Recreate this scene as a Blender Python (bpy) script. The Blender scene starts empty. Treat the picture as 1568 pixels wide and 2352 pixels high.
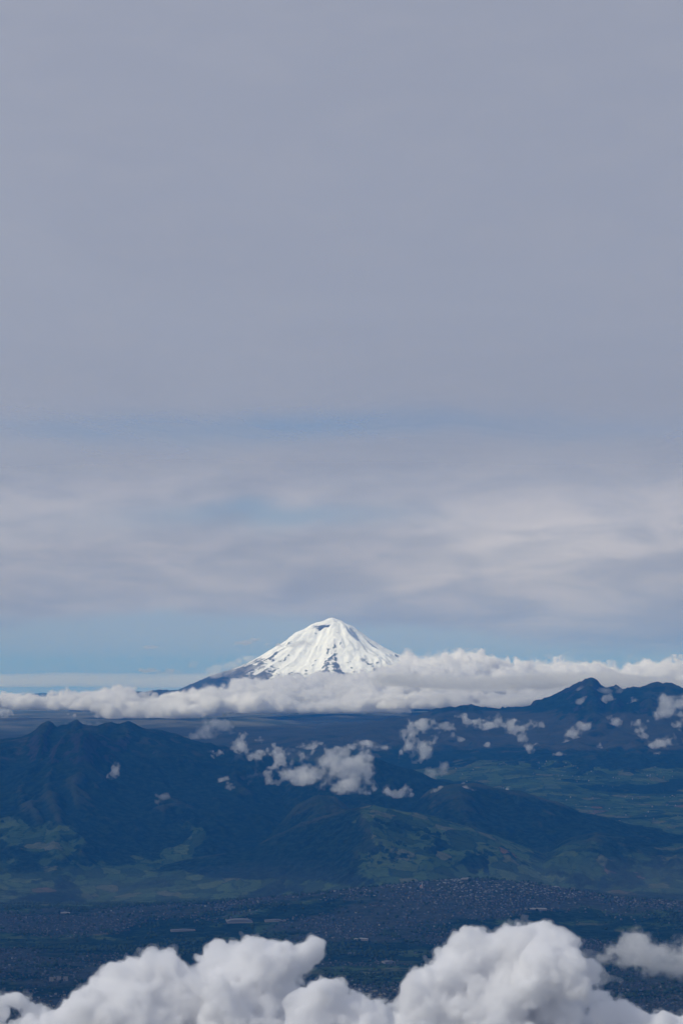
import bpy, math, time
import numpy as np
from mathutils import Vector

T0 = time.time()
scene = bpy.context.scene
C = scene.collection
R = math.radians

# ------------------------------------------------------------------ camera
# lengths are metres; heights are metres above the sea
EYE_Z = 4300.0
FPX, CX, CY, HY = 6430.0, 784.0, 1176.0, 1575.0        # focal length, centre and eye level on a 1568 x 2352 sheet
PITCH = math.atan((HY - CY) / FPX)
cam_d = bpy.data.cameras.new('camera')
cam = bpy.data.objects.new('camera', cam_d)
C.objects.link(cam)
cam.location = (0, 0, EYE_Z)
cam.rotation_euler = (R(90) + PITCH, 0, 0)
cam_d.sensor_fit = 'HORIZONTAL'
cam_d.sensor_width = 24.0
cam_d.lens = 24.0 * FPX / 1568.0
cam_d.clip_start = 1.0
cam_d.clip_end = 600000.0
scene.camera = cam

# ------------------------------------------------------------------ render settings
scene.render.engine = 'CYCLES'
cy = scene.cycles
cy.max_bounces = 76
cy.diffuse_bounces = 3
cy.glossy_bounces = 1
cy.transmission_bounces = 4
cy.volume_bounces = 72
cy.transparent_max_bounces = 96
cy.use_denoising = True
cy.denoiser = 'OPENIMAGEDENOISE'
cy.denoising_prefilter = 'ACCURATE'
cy.use_adaptive_sampling = True
cy.adaptive_threshold = 0.02
cy.sample_clamp_indirect = 6.0
cy.caustics_reflective = False
cy.caustics_refractive = False
scene.view_settings.view_transform = 'Standard'
scene.view_settings.look = 'None'
scene.view_settings.gamma = 1.0
scene.view_settings.use_curve_mapping = False
scene.view_settings.exposure = 0.0

# ------------------------------------------------------------------ sun
SUN_EL, SUN_AZ = R(36), R(-116)             # azimuth from +Y (view direction) towards +X
SUN_STRENGTH = 4.0
sd = Vector((math.sin(SUN_AZ) * math.cos(SUN_EL), math.cos(SUN_AZ) * math.cos(SUN_EL), math.sin(SUN_EL)))
sun_d = bpy.data.lights.new('sun', 'SUN')
sun_d.energy = SUN_STRENGTH
sun_d.angle = R(0.53)
sun_d.color = (1.0, 0.99, 0.975)
sun = bpy.data.objects.new('sun', sun_d)
C.objects.link(sun)
sun.rotation_euler = sd.to_track_quat('Z', 'Y').to_euler()
sun.location = (0, 0, 20000)

# ------------------------------------------------------------------ node helper
class NT:
    def __init__(s, tree):
        s.t = tree
        s.t.nodes.clear()
    def n(s, kind, **kw):
        nd = s.t.nodes.new(kind)
        for k, v in kw.items():
            setattr(nd, k, v)
        return nd
    def put(s, sock, v):
        if isinstance(v, bpy.types.NodeSocket):
            s.t.links.new(v, sock)
        elif v is not None:
            if hasattr(sock, 'default_value') and hasattr(sock.default_value, '__len__') and isinstance(v, (tuple, list)):
                if len(sock.default_value) == 4 and len(v) == 3:
                    v = (*v, 1.0)
                sock.default_value = v
            else:
                sock.default_value = v
    def m(s, op, a, b=None, c=None, clamp=False):
        nd = s.n('ShaderNodeMath', operation=op, use_clamp=clamp)
        for i, v in enumerate((a, b, c)):
            s.put(nd.inputs[i], v) if v is not None else None
        return nd.outputs[0]
    def sstep(s, v, lo, hi, a=0.0, b=1.0, kind='SMOOTHSTEP'):
        nd = s.n('ShaderNodeMapRange', interpolation_type=kind)
        s.put(nd.inputs[0], v)
        nd.inputs[1].default_value, nd.inputs[2].default_value = lo, hi
        nd.inputs[3].default_value, nd.inputs[4].default_value = a, b
        return nd.outputs[0]
    def mix(s, f, a, b, blend='MIX'):
        nd = s.n('ShaderNodeMix', data_type='RGBA', blend_type=blend)
        s.put(nd.inputs[0], f)
        s.put(nd.inputs[6], a)
        s.put(nd.inputs[7], b)
        return nd.outputs[2]
    def noise(s, vec, scale, detail=4.0, rough=0.55, dist=0.0, dim='3D', out=0):
        nd = s.n('ShaderNodeTexNoise', noise_dimensions=dim)
        s.put(nd.inputs['Vector'], vec)
        nd.inputs['Scale'].default_value = scale
        nd.inputs['Detail'].default_value = detail
        nd.inputs['Roughness'].default_value = rough
        nd.inputs['Distortion'].default_value = dist
        return nd.outputs[out]
    def vmul(s, vec, v, add=(0, 0, 0)):
        nd = s.n('ShaderNodeVectorMath', operation='MULTIPLY_ADD')
        s.put(nd.inputs[0], vec)
        nd.inputs[1].default_value = v
        nd.inputs[2].default_value = add
        return nd.outputs[0]

# ------------------------------------------------------------------ sky
world = bpy.data.worlds.new('World')
scene.world = world
world.use_nodes = True
w = NT(world.node_tree)
sky = w.n('ShaderNodeTexSky', sky_type='NISHITA')
sky.sun_disc = False
sky.sun_elevation = SUN_EL
sky.sun_rotation = SUN_AZ
sky.altitude = 2500
sky.air_density = 1.0
sky.dust_density = 1.2
sky.ozone_density = 2.0
SKY_STRENGTH = 0.075
tc = w.n('ShaderNodeTexCoord').outputs['Generated']
sp = w.n('ShaderNodeSeparateXYZ')
w.put(sp.inputs[0], tc)
az = w.m('MULTIPLY', w.m('ARCTAN2', sp.outputs[0], sp.outputs[1]), 57.2958)
el = w.m('MULTIPLY', w.m('ARCSINE', sp.outputs[2]), 57.2958)
cmb = w.n('ShaderNodeCombineXYZ')
# far clouds are flattened by distance: stretch the pattern sideways near the horizon
w.put(cmb.inputs[0], w.m('MULTIPLY', az, 0.32))
w.put(cmb.inputs[1], w.m('MULTIPLY', w.m('POWER', w.m('MAXIMUM', el, 0.02), 0.75), 1.35))
cmb.inputs[2].default_value = 3.7
n1 = w.noise(cmb.outputs[0], 0.62, 6, 0.52, 0.35)
n2 = w.noise(w.vmul(cmb.outputs[0], (1.0, 1.6, 1.0), (11.3, 4.1, 0.0)), 1.7, 6, 0.55, 0.5)
# lower rim of the far cloud sheet, uneven, lower on the right
rim = w.m('ADD', w.m('MULTIPLY', w.m('SUBTRACT', n1, 0.5), 1.4), w.m('MULTIPLY', w.m('SUBTRACT', n2, 0.5), 0.5))
tilt = w.sstep(az, 1.0, 4.5, 0.0, -0.56)
lo_rim = w.m('SUBTRACT', el, w.m('ADD', w.m('ADD', 1.32, tilt), rim))
cover = w.sstep(lo_rim, -0.10, 0.30)
# openings in the sheet
def gap(az0, el0, sa, se, amt):
    a = w.m('POWER', w.m('DIVIDE', w.m('SUBTRACT', az, az0), sa), 2.0)
    b = w.m('POWER', w.m('DIVIDE', w.m('SUBTRACT', w.m('ADD', el, w.m('MULTIPLY', w.m('SUBTRACT', n1, 0.5), 1.2)), el0), se), 2.0)
    return w.m('MULTIPLY', w.m('EXPONENT', w.m('MULTIPLY', w.m('ADD', a, b), -1.0)), amt)
g = w.m('ADD', gap(-1.5, 3.5, 2.6, 0.26, 0.62), gap(-2.0, 5.25, 6.0, 0.34, 0.80))
g = w.m('ADD', g, gap(3.5, 5.3, 5.0, 0.30, 0.3))
thin = w.sstep(n2, 0.40, 0.68, 0.10, 0.0)
cover = w.m('SUBTRACT', cover, w.m('MULTIPLY', g, w.sstep(n2, 0.2, 0.65, 0.6, 1.1)), clamp=True)
cover = w.m('SUBTRACT', cover, thin, clamp=True)
# hazy pale line right above the horizon
low = w.sstep(el, 0.45, -0.05, 0.0, 0.55)
cover = w.m('MAXIMUM', cover, low)
shade = w.m('ADD', w.m('MULTIPLY', n1, 0.6), w.m('MULTIPLY', n2, 0.4))
ccol = w.mix(w.sstep(shade, 0.34, 0.64), (0.315, 0.335, 0.430), (0.465, 0.475, 0.555))
sweep = w.m('EXPONENT', w.m('MULTIPLY', w.m('ADD', w.m('POWER', w.m('DIVIDE', w.m('SUBTRACT', az, 4.2), 3.6), 2.0),
            w.m('POWER', w.m('DIVIDE', w.m('SUBTRACT', w.m('SUBTRACT', el, w.m('MULTIPLY', az, 0.12)), 2.4), 1.1), 2.0)), -1.0))
ccol = w.mix(w.m('MULTIPLY', sweep, w.sstep(n2, 0.3, 0.7, 0.40, 1.0)), ccol, (0.59, 0.585, 0.655))
ccol = w.mix(w.sstep(el, 3.0, 6.0), ccol, (0.335, 0.365, 0.465))
skyc = w.mix(1.0, sky.outputs[0], (SKY_STRENGTH,) * 3, 'MULTIPLY')
skyc = w.mix(1.0, skyc, w.mix(w.sstep(el, 1.2, 3.0), (0.84, 0.86, 1.22), (0.84, 0.86, 1.04)), 'MULTIPLY')
col = w.mix(cover, skyc, ccol)
bg = w.n('ShaderNodeBackground')
w.put(bg.inputs[0], col)
bg.inputs[1].default_value = 1.0
wo = w.n('ShaderNodeOutputWorld')
w.put(wo.inputs[0], bg.outputs[0])
world.cycles.sampling_method = 'MANUAL'
world.cycles.sample_map_resolution = 512

# ------------------------------------------------------------------ numbers
rng = np.random.default_rng(7)
_tab = np.random.default_rng(11).random((256, 256)).astype(np.float64)

def vnoise(x, y):
    xi = np.floor(x).astype(int); yi = np.floor(y).astype(int)
    fx = x - xi; fy = y - yi
    fx = fx * fx * fx * (fx * (fx * 6 - 15) + 10); fy = fy * fy * fy * (fy * (fy * 6 - 15) + 10)
    a = _tab[xi & 255, yi & 255]; b = _tab[(xi + 1) & 255, yi & 255]
    c = _tab[xi & 255, (yi + 1) & 255]; d = _tab[(xi + 1) & 255, (yi + 1) & 255]
    return ((a * (1 - fx) + b * fx) * (1 - fy) + (c * (1 - fx) + d * fx) * fy) * 2 - 1

def fbm(x, y, wl, octs=5, gain=0.5, seed=0, ridged=False):
    x = np.asarray(x, float); y = np.asarray(y, float)
    out = np.zeros(np.broadcast(x, y).shape); a = 1.0; tot = 0
    ca, sa = math.cos(0.65), math.sin(0.65)
    u = x / wl + seed * 17.31; v = y / wl + seed * 9.77
    for o in range(octs):
        n = vnoise(u, v)
        if ridged:
            n = 1 - 2 * np.abs(n)
        out += a * n; tot += a
        a *= gain
        u, v = (u * ca - v * sa) * 2.03 + 5.3, (u * sa + v * ca) * 2.03 + 1.7
    return out / tot

def sst(x, a, b):
    t = np.clip((x - a) / (b - a), 0, 1)
    return t * t * (3 - 2 * t)

def at(px, py, Y):
    """the place that a sheet position points to, Y metres ahead of the camera"""
    u = (px - CX) / FPX; v = -(py - CY) / FPX
    dy = math.cos(PITCH) - v * math.sin(PITCH); dz = math.sin(PITCH) + v * math.cos(PITCH)
    return np.array([u / dy * Y, Y, EYE_Z + dz / dy * Y])

def xpx(x, Y):          # sheet x of a place (near eye level)
    return CX + x / Y * FPX * math.cos(PITCH)

def skyline(pts, Y):
    p = np.array([at(a, b, Y) for a, b in pts])
    return p[:, 0], p[:, 2]

# ------------------------------------------------------------------ mesh helpers
def new_obj(name, me, mats=(), parent=None, **props):
    o = bpy.data.objects.new(name, me)
    C.objects.link(o)
    for m in mats:
        if m.name not in [x.name for x in me.materials]:
            me.materials.append(m)
    if parent is not None:
        o.parent = parent
    for k, v in props.items():
        o[k] = v
    return o

def mesh_np(name, verts, faces, smooth=True, mat_idx=None):
    me = bpy.data.meshes.new(name)
    verts = np.asarray(verts, np.float32); faces = np.asarray(faces, np.int32)
    k = faces.shape[1]
    me.vertices.add(len(verts)); me.vertices.foreach_set('co', verts.ravel())
    me.loops.add(faces.size); me.loops.foreach_set('vertex_index', faces.ravel())
    me.polygons.add(len(faces))
    me.polygons.foreach_set('loop_start', np.arange(0, faces.size, k, dtype=np.int32))
    me.polygons.foreach_set('use_smooth', np.full(len(faces), smooth))
    if mat_idx is not None:
        me.polygons.foreach_set('material_index', mat_idx.astype(np.int32))
    me.update(calc_edges=True)
    return me

def grid_mesh(name, X, Y, Z):
    ny, nx = Z.shape
    v = np.stack([X, Y, Z], -1).reshape(-1, 3)
    idx = np.arange(nx * ny).reshape(ny, nx)
    f = np.stack([idx[:-1, :-1], idx[:-1, 1:], idx[1:, 1:], idx[1:, :-1]], -1).reshape(-1, 4)
    return mesh_np(name, v, f)

def attr(me, name, val):
    a = me.attributes.new(name, 'FLOAT', 'POINT')
    a.data.foreach_set('value', np.asarray(val, np.float32).ravel())

# ------------------------------------------------------------------ materials of the land
def terrain_material(name, forest=(0.011, 0.021, 0.014), scale=1.0):
    m = bpy.data.materials.new(name)
    m.use_nodes = True
    t = NT(m.node_tree)
    pos = t.n('ShaderNodeNewGeometry').outputs['Position']
    km = t.vmul(pos, (0.001, 0.001, 0.001))
    flat = t.vmul(pos, (0.001, 0.001, 0.0))
    wob = t.noise(flat, 2.4, 4, 0.55, out=1)
    wv = t.n('ShaderNodeVectorMath', operation='MULTIPLY_ADD')
    t.put(wv.inputs[0], wob); wv.inputs[1].default_value = (0.22, 0.22, 0.0)
    t.put(wv.inputs[2], flat)
    big = t.noise(flat, 0.55, 4, 0.55)
    mid = t.noise(flat, 3.2, 5, 0.6)
    fine = t.noise(km, 16.0, 5, 0.65)
    vc = t.n('ShaderNodeTexVoronoi', voronoi_dimensions='2D', feature='F1', distance='CHEBYCHEV')
    t.put(vc.inputs['Vector'], wv.outputs[0]); vc.inputs['Scale'].default_value = 5.6 * scale
    ve = t.n('ShaderNodeTexVoronoi', voronoi_dimensions='2D', feature='F2', distance='CHEBYCHEV')
    for q_ in (vc, ve):
        q_.inputs['Randomness'].default_value = 0.82
    t.put(ve.inputs['Vector'], wv.outputs[0]); ve.inputs['Scale'].default_value = 5.6 * scale
    s = t.n('ShaderNodeSeparateColor'); t.put(s.inputs[0], vc.outputs['Color'])
    ramp = t.n('ShaderNodeValToRGB')
    ramp.color_ramp.interpolation = 'CONSTANT'
    cols = [(0.0, (0.036, 0.064, 0.027)), (0.22, (0.054, 0.090, 0.036)), (0.40, (0.018, 0.034, 0.018)), (0.60, (0.072, 0.102, 0.044)),
            (0.78, (0.100, 0.104, 0.058)), (0.86, (0.040, 0.072, 0.030)), (0.978, (0.130, 0.080, 0.058))]
    el0 = ramp.color_ramp.elements
    el0[0].position, el0[0].color = cols[0][0], (*cols[0][1], 1)
    el0[1].position, el0[1].color = cols[1][0], (*cols[1][1], 1)
    for p, c in cols[2:]:
        e = el0.new(p); e.color = (*c, 1)
    t.put(ramp.inputs[0], s.outputs[0])
    fields = t.mix(t.sstep(t.m('ADD', t.m('MULTIPLY', mid, 0.5), t.m('MULTIPLY', fine, 0.5)), 0.38, 0.62, 0.1, 0.75), ramp.outputs[0], (0.030, 0.048, 0.024))
    forestc = t.mix(t.sstep(fine, 0.35, 0.7), tuple(c * 0.5 for c in forest), tuple(c * 1.65 for c in forest))
    hedge = t.sstep(t.m('SUBTRACT', t.m('SUBTRACT', ve.outputs[0], vc.outputs[0]), t.m('MULTIPLY', t.m('SUBTRACT', fine, 0.46), 0.9)), -0.01, 0.06, 0.15, 1.0)
    fields = t.mix(hedge, forestc, fields)
    # grassy highland
    moor = t.mix(t.sstep(mid, 0.3, 0.7), (0.030, 0.034, 0.021), (0.056, 0.054, 0.035))
    moor = t.mix(t.sstep(fine, 0.45, 0.75, 0.0, 0.6), moor, (0.024, 0.028, 0.019))
    town = t.mix(t.sstep(fine, 0.3, 0.7), (0.020, 0.027, 0.025), (0.044, 0.050, 0.046))
    rock = t.mix(t.sstep(fine, 0.3, 0.7), (0.014, 0.016, 0.018), (0.036, 0.035, 0.035))
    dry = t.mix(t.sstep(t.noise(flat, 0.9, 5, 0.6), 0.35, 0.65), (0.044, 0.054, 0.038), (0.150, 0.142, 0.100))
    def A(nm):
        a = t.n('ShaderNodeAttribute', attribute_name=nm)
        return a.outputs['Fac']
    fm = t.sstep(t.m('ADD', A('fields'), t.m('ADD', t.m('MULTIPLY', t.m('SUBTRACT', big, 0.5), 1.0), t.m('MULTIPLY', t.m('SUBTRACT', mid, 0.5), 0.9))), 0.46, 0.54)
    fm = t.m('MULTIPLY', fm, t.sstep(mid, 0.36, 0.42, 0.25, 1.0))
    mm = t.sstep(t.m('ADD', A('moor'), t.m('MULTIPLY', t.m('SUBTRACT', mid, 0.5), 0.9)), 0.38, 0.62)
    scrub = t.mix(t.sstep(mid, 0.35, 0.65), (0.022, 0.034, 0.018), (0.048, 0.052, 0.030))  # scrub patches; paler on spur crests, which also imitates lit ridges
    forestc2 = t.mix(t.sstep(t.m('ADD', A('spur'), t.m('MULTIPLY', t.m('SUBTRACT', fine, 0.5), 0.8)), 0.3, 0.9, 0.0, 0.85), forestc, scrub)
    c = t.mix(fm, forestc2, fields)
    c = t.mix(mm, c, moor)
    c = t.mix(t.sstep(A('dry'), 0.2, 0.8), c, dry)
    c = t.mix(t.sstep(t.m('ADD', A('town'), t.m('MULTIPLY', t.m('SUBTRACT', mid, 0.5), 0.9)), 0.40, 0.6), c, town)
    c = t.mix(t.sstep(t.m('ADD', A('rock'), t.m('MULTIPLY', t.m('SUBTRACT', fine, 0.5), 0.9)), 0.45, 0.6), c, rock)
    bs = t.n('ShaderNodeBsdfDiffuse')
    t.put(bs.inputs[0], c)
    bs.inputs[1].default_value = 0.8
    bm = t.n('ShaderNodeBump')
    bm.inputs['Strength'].default_value = 0.6
    bm.inputs['Distance'].default_value = 38.0
    t.put(bm.inputs['Height'], t.m('ADD', fine, t.m('MULTIPLY', fm, -0.3)))
    t.put(bs.inputs['Normal'], bm.outputs[0])
    o = t.n('ShaderNodeOutputMaterial'); t.put(o.inputs[0], bs.outputs[0])
    return m

M_LAND = terrain_material('land')

# ------------------------------------------------------------------ ground
CREST_Y = 21300.0
cr_x, cr_z = skyline([(-900, 2100), (-300, 2092), (0, 2084), (200, 2086), (430, 2074), (600, 2064), (720, 2052), (870, 2036), (980, 2024),
                      (1100, 2018), (1220, 2028), (1330, 2046), (1430, 2062), (1568, 2070), (1900, 2085), (2600, 2100)], CREST_Y)

def ground_z(x, y):
    x = np.asarray(x, float); y = np.asarray(y, float)
    base = 2560 + 0 * x
    rise = np.interp(y, [0, 22300, 23500, 26000, 30000, 34000, 38000, 44000, 60000, 200000],
                     [2560, 2560, 2500, 2700, 3080, 3420, 3690, 3740, 3790, 3700])
    base = np.where(y > 22300, rise, base)
    n = fbm(x, y, 2600, 5, 0.5, 3)
    amp = np.interp(y, [0, 14000, 22000, 26000, 36000, 60000, 90000], [60, 45, 60, 130, 150, 60, 30])
    z = base + n * amp
    # long ridge behind the town
    cz = np.interp(x * CREST_Y / np.maximum(y, 12000.0), cr_x, cr_z) + 8 * fbm(x, y, 600, 3, 0.5, 8)
    wave = 350 * fbm(x, 0 * x, 3500, 2, 0.5, 21)
    dy = y - (CREST_Y + wave)
    s = np.where(dy < 0, np.exp(-(dy / 1500.0) ** 2), np.exp(-(dy / 420.0) ** 2))
    z = z * (1 - s) + cz * s
    return z

def town_mask(x, y):
    n = fbm(x, y, 1500, 4, 0.55, 31)
    px = xpx(x, y)
    d = 0.62 + n * 0.75
    d = d * sst(y, 11000, 12500) * (1 - sst(y, 21350, 21700))
    # left: thin settlement near the ridge, meadows in front of it
    d = d - 0.75 * np.exp(-((y - 19000) / 900) ** 2) * (1 - sst(px, 350, 800))
    d = d - 0.35 * np.exp(-((y - 20500) / 500) ** 2) * sst(px, 500, 700) * (1 - sst(px, 850, 900))
    d = d - 0.8 * np.exp(-((y - 19600) / 330) ** 2) * np.exp(-((px - 1250) / 190) ** 2)
    d = d + 0.5 * np.exp(-((y - 20900) / 500) ** 2) * np.exp(-((px - 1120) / 200) ** 2)
    far = 0.9 * np.exp(-((px - 1320) / 60) ** 2 - ((y - 22500) / 160) ** 2) + 0.7 * np.exp(-((px - 1500) / 90) ** 2 - ((y - 20700) / 300) ** 2)
    far += 0.55 * np.exp(-((px - 180) / 60) ** 2 - ((y - 23900) / 250) ** 2) + 0.55 * np.exp(-((px - 60) / 40) ** 2 - ((y - 23200) / 130) ** 2)
    return np.maximum(d, far)

Yr = np.concatenate([np.linspace(500, 12000, 40), np.linspace(12100, 24000, 330), np.geomspace(24050, 52000, 300), np.geomspace(53000, 190000, 60)])
Ur = np.linspace(-1, 1, 640)
GY, GU = np.meshgrid(Yr, Ur, indexing='ij')
GX = GU * (3500 + 0.20 * GY) * (1 + 1.2 * np.abs(GU) ** 5)
GZ = ground_z(GX, GY)
gme = grid_mesh('ground', GX, GY, GZ)
gpx = xpx(GX, GY)
attr(gme, 'town', np.clip(town_mask(GX, GY), 0, 1) * (GY < 24500))
attr(gme, 'fields', np.interp(GY, [0, 19000, 22000, 24000, 31000, 34500, 36500], [0.42, 0.42, 0.55, 0.74, 0.80, 0.60, 0.1])
     - 0.35 * np.exp(-((gpx - 1330) / 260) ** 2 - ((GY - 25500) / 1300) ** 2))
attr(gme, 'moor', np.interp(GY, [0, 30500, 34000, 38000, 50000], [0, 0.0, 0.55, 0.7, 0.75]))
attr(gme, 'rock', np.zeros_like(GY))
attr(gme, 'spur', np.clip(fbm(GX, GY, 900, 4, 0.5, 55), 0, 1))
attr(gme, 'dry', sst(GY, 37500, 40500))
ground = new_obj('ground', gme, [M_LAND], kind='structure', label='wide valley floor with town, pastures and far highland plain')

# ------------------------------------------------------------------ erosion
def erode(h, cell, n=16000, steps=48, rounds=5, seed=1, er=0.30, dep=0.25, cap=3.0, inert=0.08, lim=90.0):
    """rain runs down the slope and cuts gullies; h in units of metres, changed in place"""
    r = np.random.default_rng(seed)
    ny, nx = h.shape
    h = h / cell
    H0 = h.copy()
    for _ in range(rounds):
        px = r.random(n) * (nx - 3) + 1; py = r.random(n) * (ny - 3) + 1
        vx = np.zeros(n); vy = np.zeros(n); wat = np.ones(n); sed = np.zeros(n); spd = np.ones(n)
        for s in range(steps):
            xi = px.astype(int); yi = py.astype(int); fx = px - xi; fy = py - yi
            a = h[yi, xi]; b = h[yi, xi + 1]; c = h[yi + 1, xi]; d = h[yi + 1, xi + 1]
            gx = (b - a) * (1 - fy) + (d - c) * fy; gy = (c - a) * (1 - fx) + (d - b) * fx
            h0 = a * (1 - fx) * (1 - fy) + b * fx * (1 - fy) + c * (1 - fx) * fy + d * fx * fy
            vx = vx * inert - gx * (1 - inert); vy = vy * inert - gy * (1 - inert)
            L = np.sqrt(vx * vx + vy * vy) + 1e-9
            vx /= L; vy /= L
            qx = np.clip(px + vx, 1, nx - 2.01); qy = np.clip(py + vy, 1, ny - 2.01)
            xj = qx.astype(int); yj = qy.astype(int); gx2 = qx - xj; gy2 = qy - yj
            h1 = h[yj, xj] * (1 - gx2) * (1 - gy2) + h[yj, xj + 1] * gx2 * (1 - gy2) + h[yj + 1, xj] * (1 - gx2) * gy2 + h[yj + 1, xj + 1] * gx2 * gy2
            dh = h1 - h0
            capc = np.maximum(-dh, 0.01) * spd * wat * cap
            up = dh > 0
            amt = np.where(up, -np.minimum(dh, sed), np.where(sed > capc, -(sed - capc) * dep, np.minimum((capc - sed) * er, -dh)))
            sed = sed + amt
            D_ = np.zeros(ny * nx)
            for (ox, oy, wgt) in ((0, 0, (1 - fx) * (1 - fy)), (1, 0, fx * (1 - fy)), (0, 1, (1 - fx) * fy), (1, 1, fx * fy)):
                D_ += np.bincount((yi + oy) * nx + xi + ox, -amt * wgt, ny * nx)
            h = np.clip(h + np.clip(D_, -0.04, 0.04).reshape(ny, nx), H0 - lim / cell, H0 + 0.3 * lim / cell)
            spd = np.sqrt(np.maximum(spd * spd - dh * 2.0, 0.05)); spd = np.minimum(spd, 3.0)
            wat *= 0.985
            px, py = qx, qy
    # take off single-cell noise
    k = h.copy()
    k[1:-1, 1:-1] = 0.5 * h[1:-1, 1:-1] + 0.125 * (h[:-2, 1:-1] + h[2:, 1:-1] + h[1:-1, :-2] + h[1:-1, 2:])
    return k * cell

# ------------------------------------------------------------------ ranges and hills
def make_range(name, label, pts, D, wf, wb, cell, seed, rough=0.16, power=1.25, bend=0.0, x_pad=1500, fields=0.0, moor_z=(3400, 3800),
               rock=0.0, er=dict(), base_fn=ground_z, field_fn=None, spur=0.35, jag=12, moor=0.95):
    sx, sz = skyline(pts, D)
    x0, x1 = sx[0] - x_pad, sx[-1] + x_pad
    y0, y1 = D - wf - 300, D + wb + 300
    xs = np.arange(x0, x1, cell); ys = np.arange(y0, y1, cell)
    X, Y = np.meshgrid(xs, ys)
    base = base_fn(X, Y)
    yc = D + bend * ((X - sx.mean()) / (sx[-1] - sx[0])) ** 2 + 0.10 * wf * fbm(X, 0 * X, 2200, 2, 0.5, seed)
    dy = Y - yc
    # spurs: the foot of the slope swings in and out
    w_here = np.where(dy < 0, wf, wb) * (1 + spur * fbm(X, Y * 0.25, 1700, 3, 0.5, seed + 5))
    t = np.abs(dy) / w_here
    warp = t * 900 * fbm(X, Y, 1900, 3, 0.5, seed + 9)
    Xs = (X + warp) * D / Y * (1 - 0.0) if True else X
    crest = np.interp(Xs, sx, sz)
    fade = sst(X, x0, sx[0]) * (1 - sst(X, sx[-1], x1))
    tt = np.clip(1 - t, 0, 1)
    s = tt ** power
    crest = EYE_Z + (crest - EYE_Z) * yc / D
    hgt = np.maximum(crest - base, 0) * s * fade
    rid = fbm(X, Y * 0.55, 1500, 6, 0.52, seed + 2, ridged=True)
    env = np.clip(t * 4.0, 0.0, 1) * np.clip(tt * 2.2, 0, 1)
    hgt = hgt * (1 + rough * 1.6 * rid * env) + 14 * fbm(X, Y, 190, 3, 0.6, seed + 3) * np.clip(tt * 3, 0, 1) * fade
    Z = base + hgt
    keep = Z.copy()
    Z = erode(Z, cell, seed=seed, **er)
    near = np.exp(-(dy / 190.0) ** 2)
    keep = keep + jag * fbm(X, Y, 260, 4, 0.6, seed + 4, ridged=True) * fade
    Z = Z * (1 - near) + keep * near
    edge = np.minimum(np.minimum(X - x0, x1 - X), np.minimum(Y - y0, y1 - Y))
    Z = Z - 30 * (1 - sst(tt, 0.0, 0.06)) - 60 * (1 - sst(edge, 0, 300))
    me = grid_mesh(name, X, Y, Z)
    gyy, gxx = np.gradient(Z, cell)
    slope = np.hypot(gxx, gyy)
    f = fields * (1 - sst(Z, 2950, 3350)) * (1 - sst(slope, 0.35, 0.6)) if field_fn is None else field_fn(X, Y, Z, slope)
    attr(me, 'fields', f)
    attr(me, 'moor', sst(Z, *moor_z) * moor * (1 - 0.85 * sst(slope, 0.42, 0.75)) * (1 - 0.8 * sst(Z, 3850, 4050)))
    attr(me, 'rock', rock * sst(slope, 0.55, 0.95) * sst(Z, 3300, 3800))
    k = int(260 / cell); P = np.pad(Z, k, mode='edge'); cs = np.cumsum(np.cumsum(P, 0), 1); cs = np.pad(cs, ((1, 0), (1, 0)))
    w2 = 2 * k + 1; ny_, nx_ = Z.shape
    bl = (cs[w2:w2 + ny_, w2:w2 + nx_] - cs[:ny_, w2:w2 + nx_] - cs[w2:w2 + ny_, :nx_] + cs[:ny_, :nx_]) / w2 ** 2
    attr(me, 'spur', np.clip((Z - bl) / 34.0 + 0.15, -0.5, 1.2) * (0.55 + 0.6 * fbm(X, Y, 2500, 2, 0.5, seed + 30)))
    attr(me, 'town', np.zeros_like(Z))
    return new_obj(name, me, [M_LAND], kind='structure', label=label)

zoom_l = [(-700, 620), (-300, 560), (0, 515), (60, 512), (118, 505), (150, 485), (190, 450), (225, 434), (246, 444), (262, 464), (280, 452), (310, 452), (330, 438), (352, 420),
          (375, 440), (400, 446), (450, 450), (490, 434), (520, 441), (560, 438), (590, 430), (640, 455), (700, 466), (790, 490), (850, 505), (900, 520), (1000, 545),
          (1100, 556), (1200, 572), (1280, 600), (1420, 640), (1600, 700), (1800, 790)]
left_pts = [(a * 0.5, b * 0.5 + 1442.6) for a, b in zoom_l]

def left_fields(X, Y, Z, sl):
    px = xpx(X, Y)
    f = 0.50 * (1 - sst(Z, 2650, 3000))
    wz = np.interp(Z, [2600, 2750, 3000, 3080], [66, 52, 30, 8])
    f = np.maximum(f, 0.74 * (1 - sst(np.abs(px - 428 + 60 * fbm(X, Y, 700, 4, 0.55, 3)), wz * 0.4, wz * 1.3)) * sst(Z, 2680, 2760) * (1 - sst(Z, 3060, 3130)))
    for (cx, cz, sx_, sz_, a) in ((130, 2950, 90, 160, 0.75), (30, 3000, 60, 120, 0.8), (560, 2650, 120, 90, 0.4)):
        f = np.maximum(f, a * np.exp(-((px - cx) / sx_) ** 2 - ((Z - cz) / sz_) ** 2))
    return f * (1 - sst(sl, 0.6, 0.9))

make_range('mountain', 'dark blue jagged mountain at the left with several small summits', left_pts, 30000, 6800, 4200, 28, 2,
           rough=0.30, power=1.30, spur=0.5, field_fn=left_fields, moor_z=(3150, 3700), moor=0.42, rock=1.0, jag=32, er=dict(n=26000, steps=60, rounds=9, lim=130.0))

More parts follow.
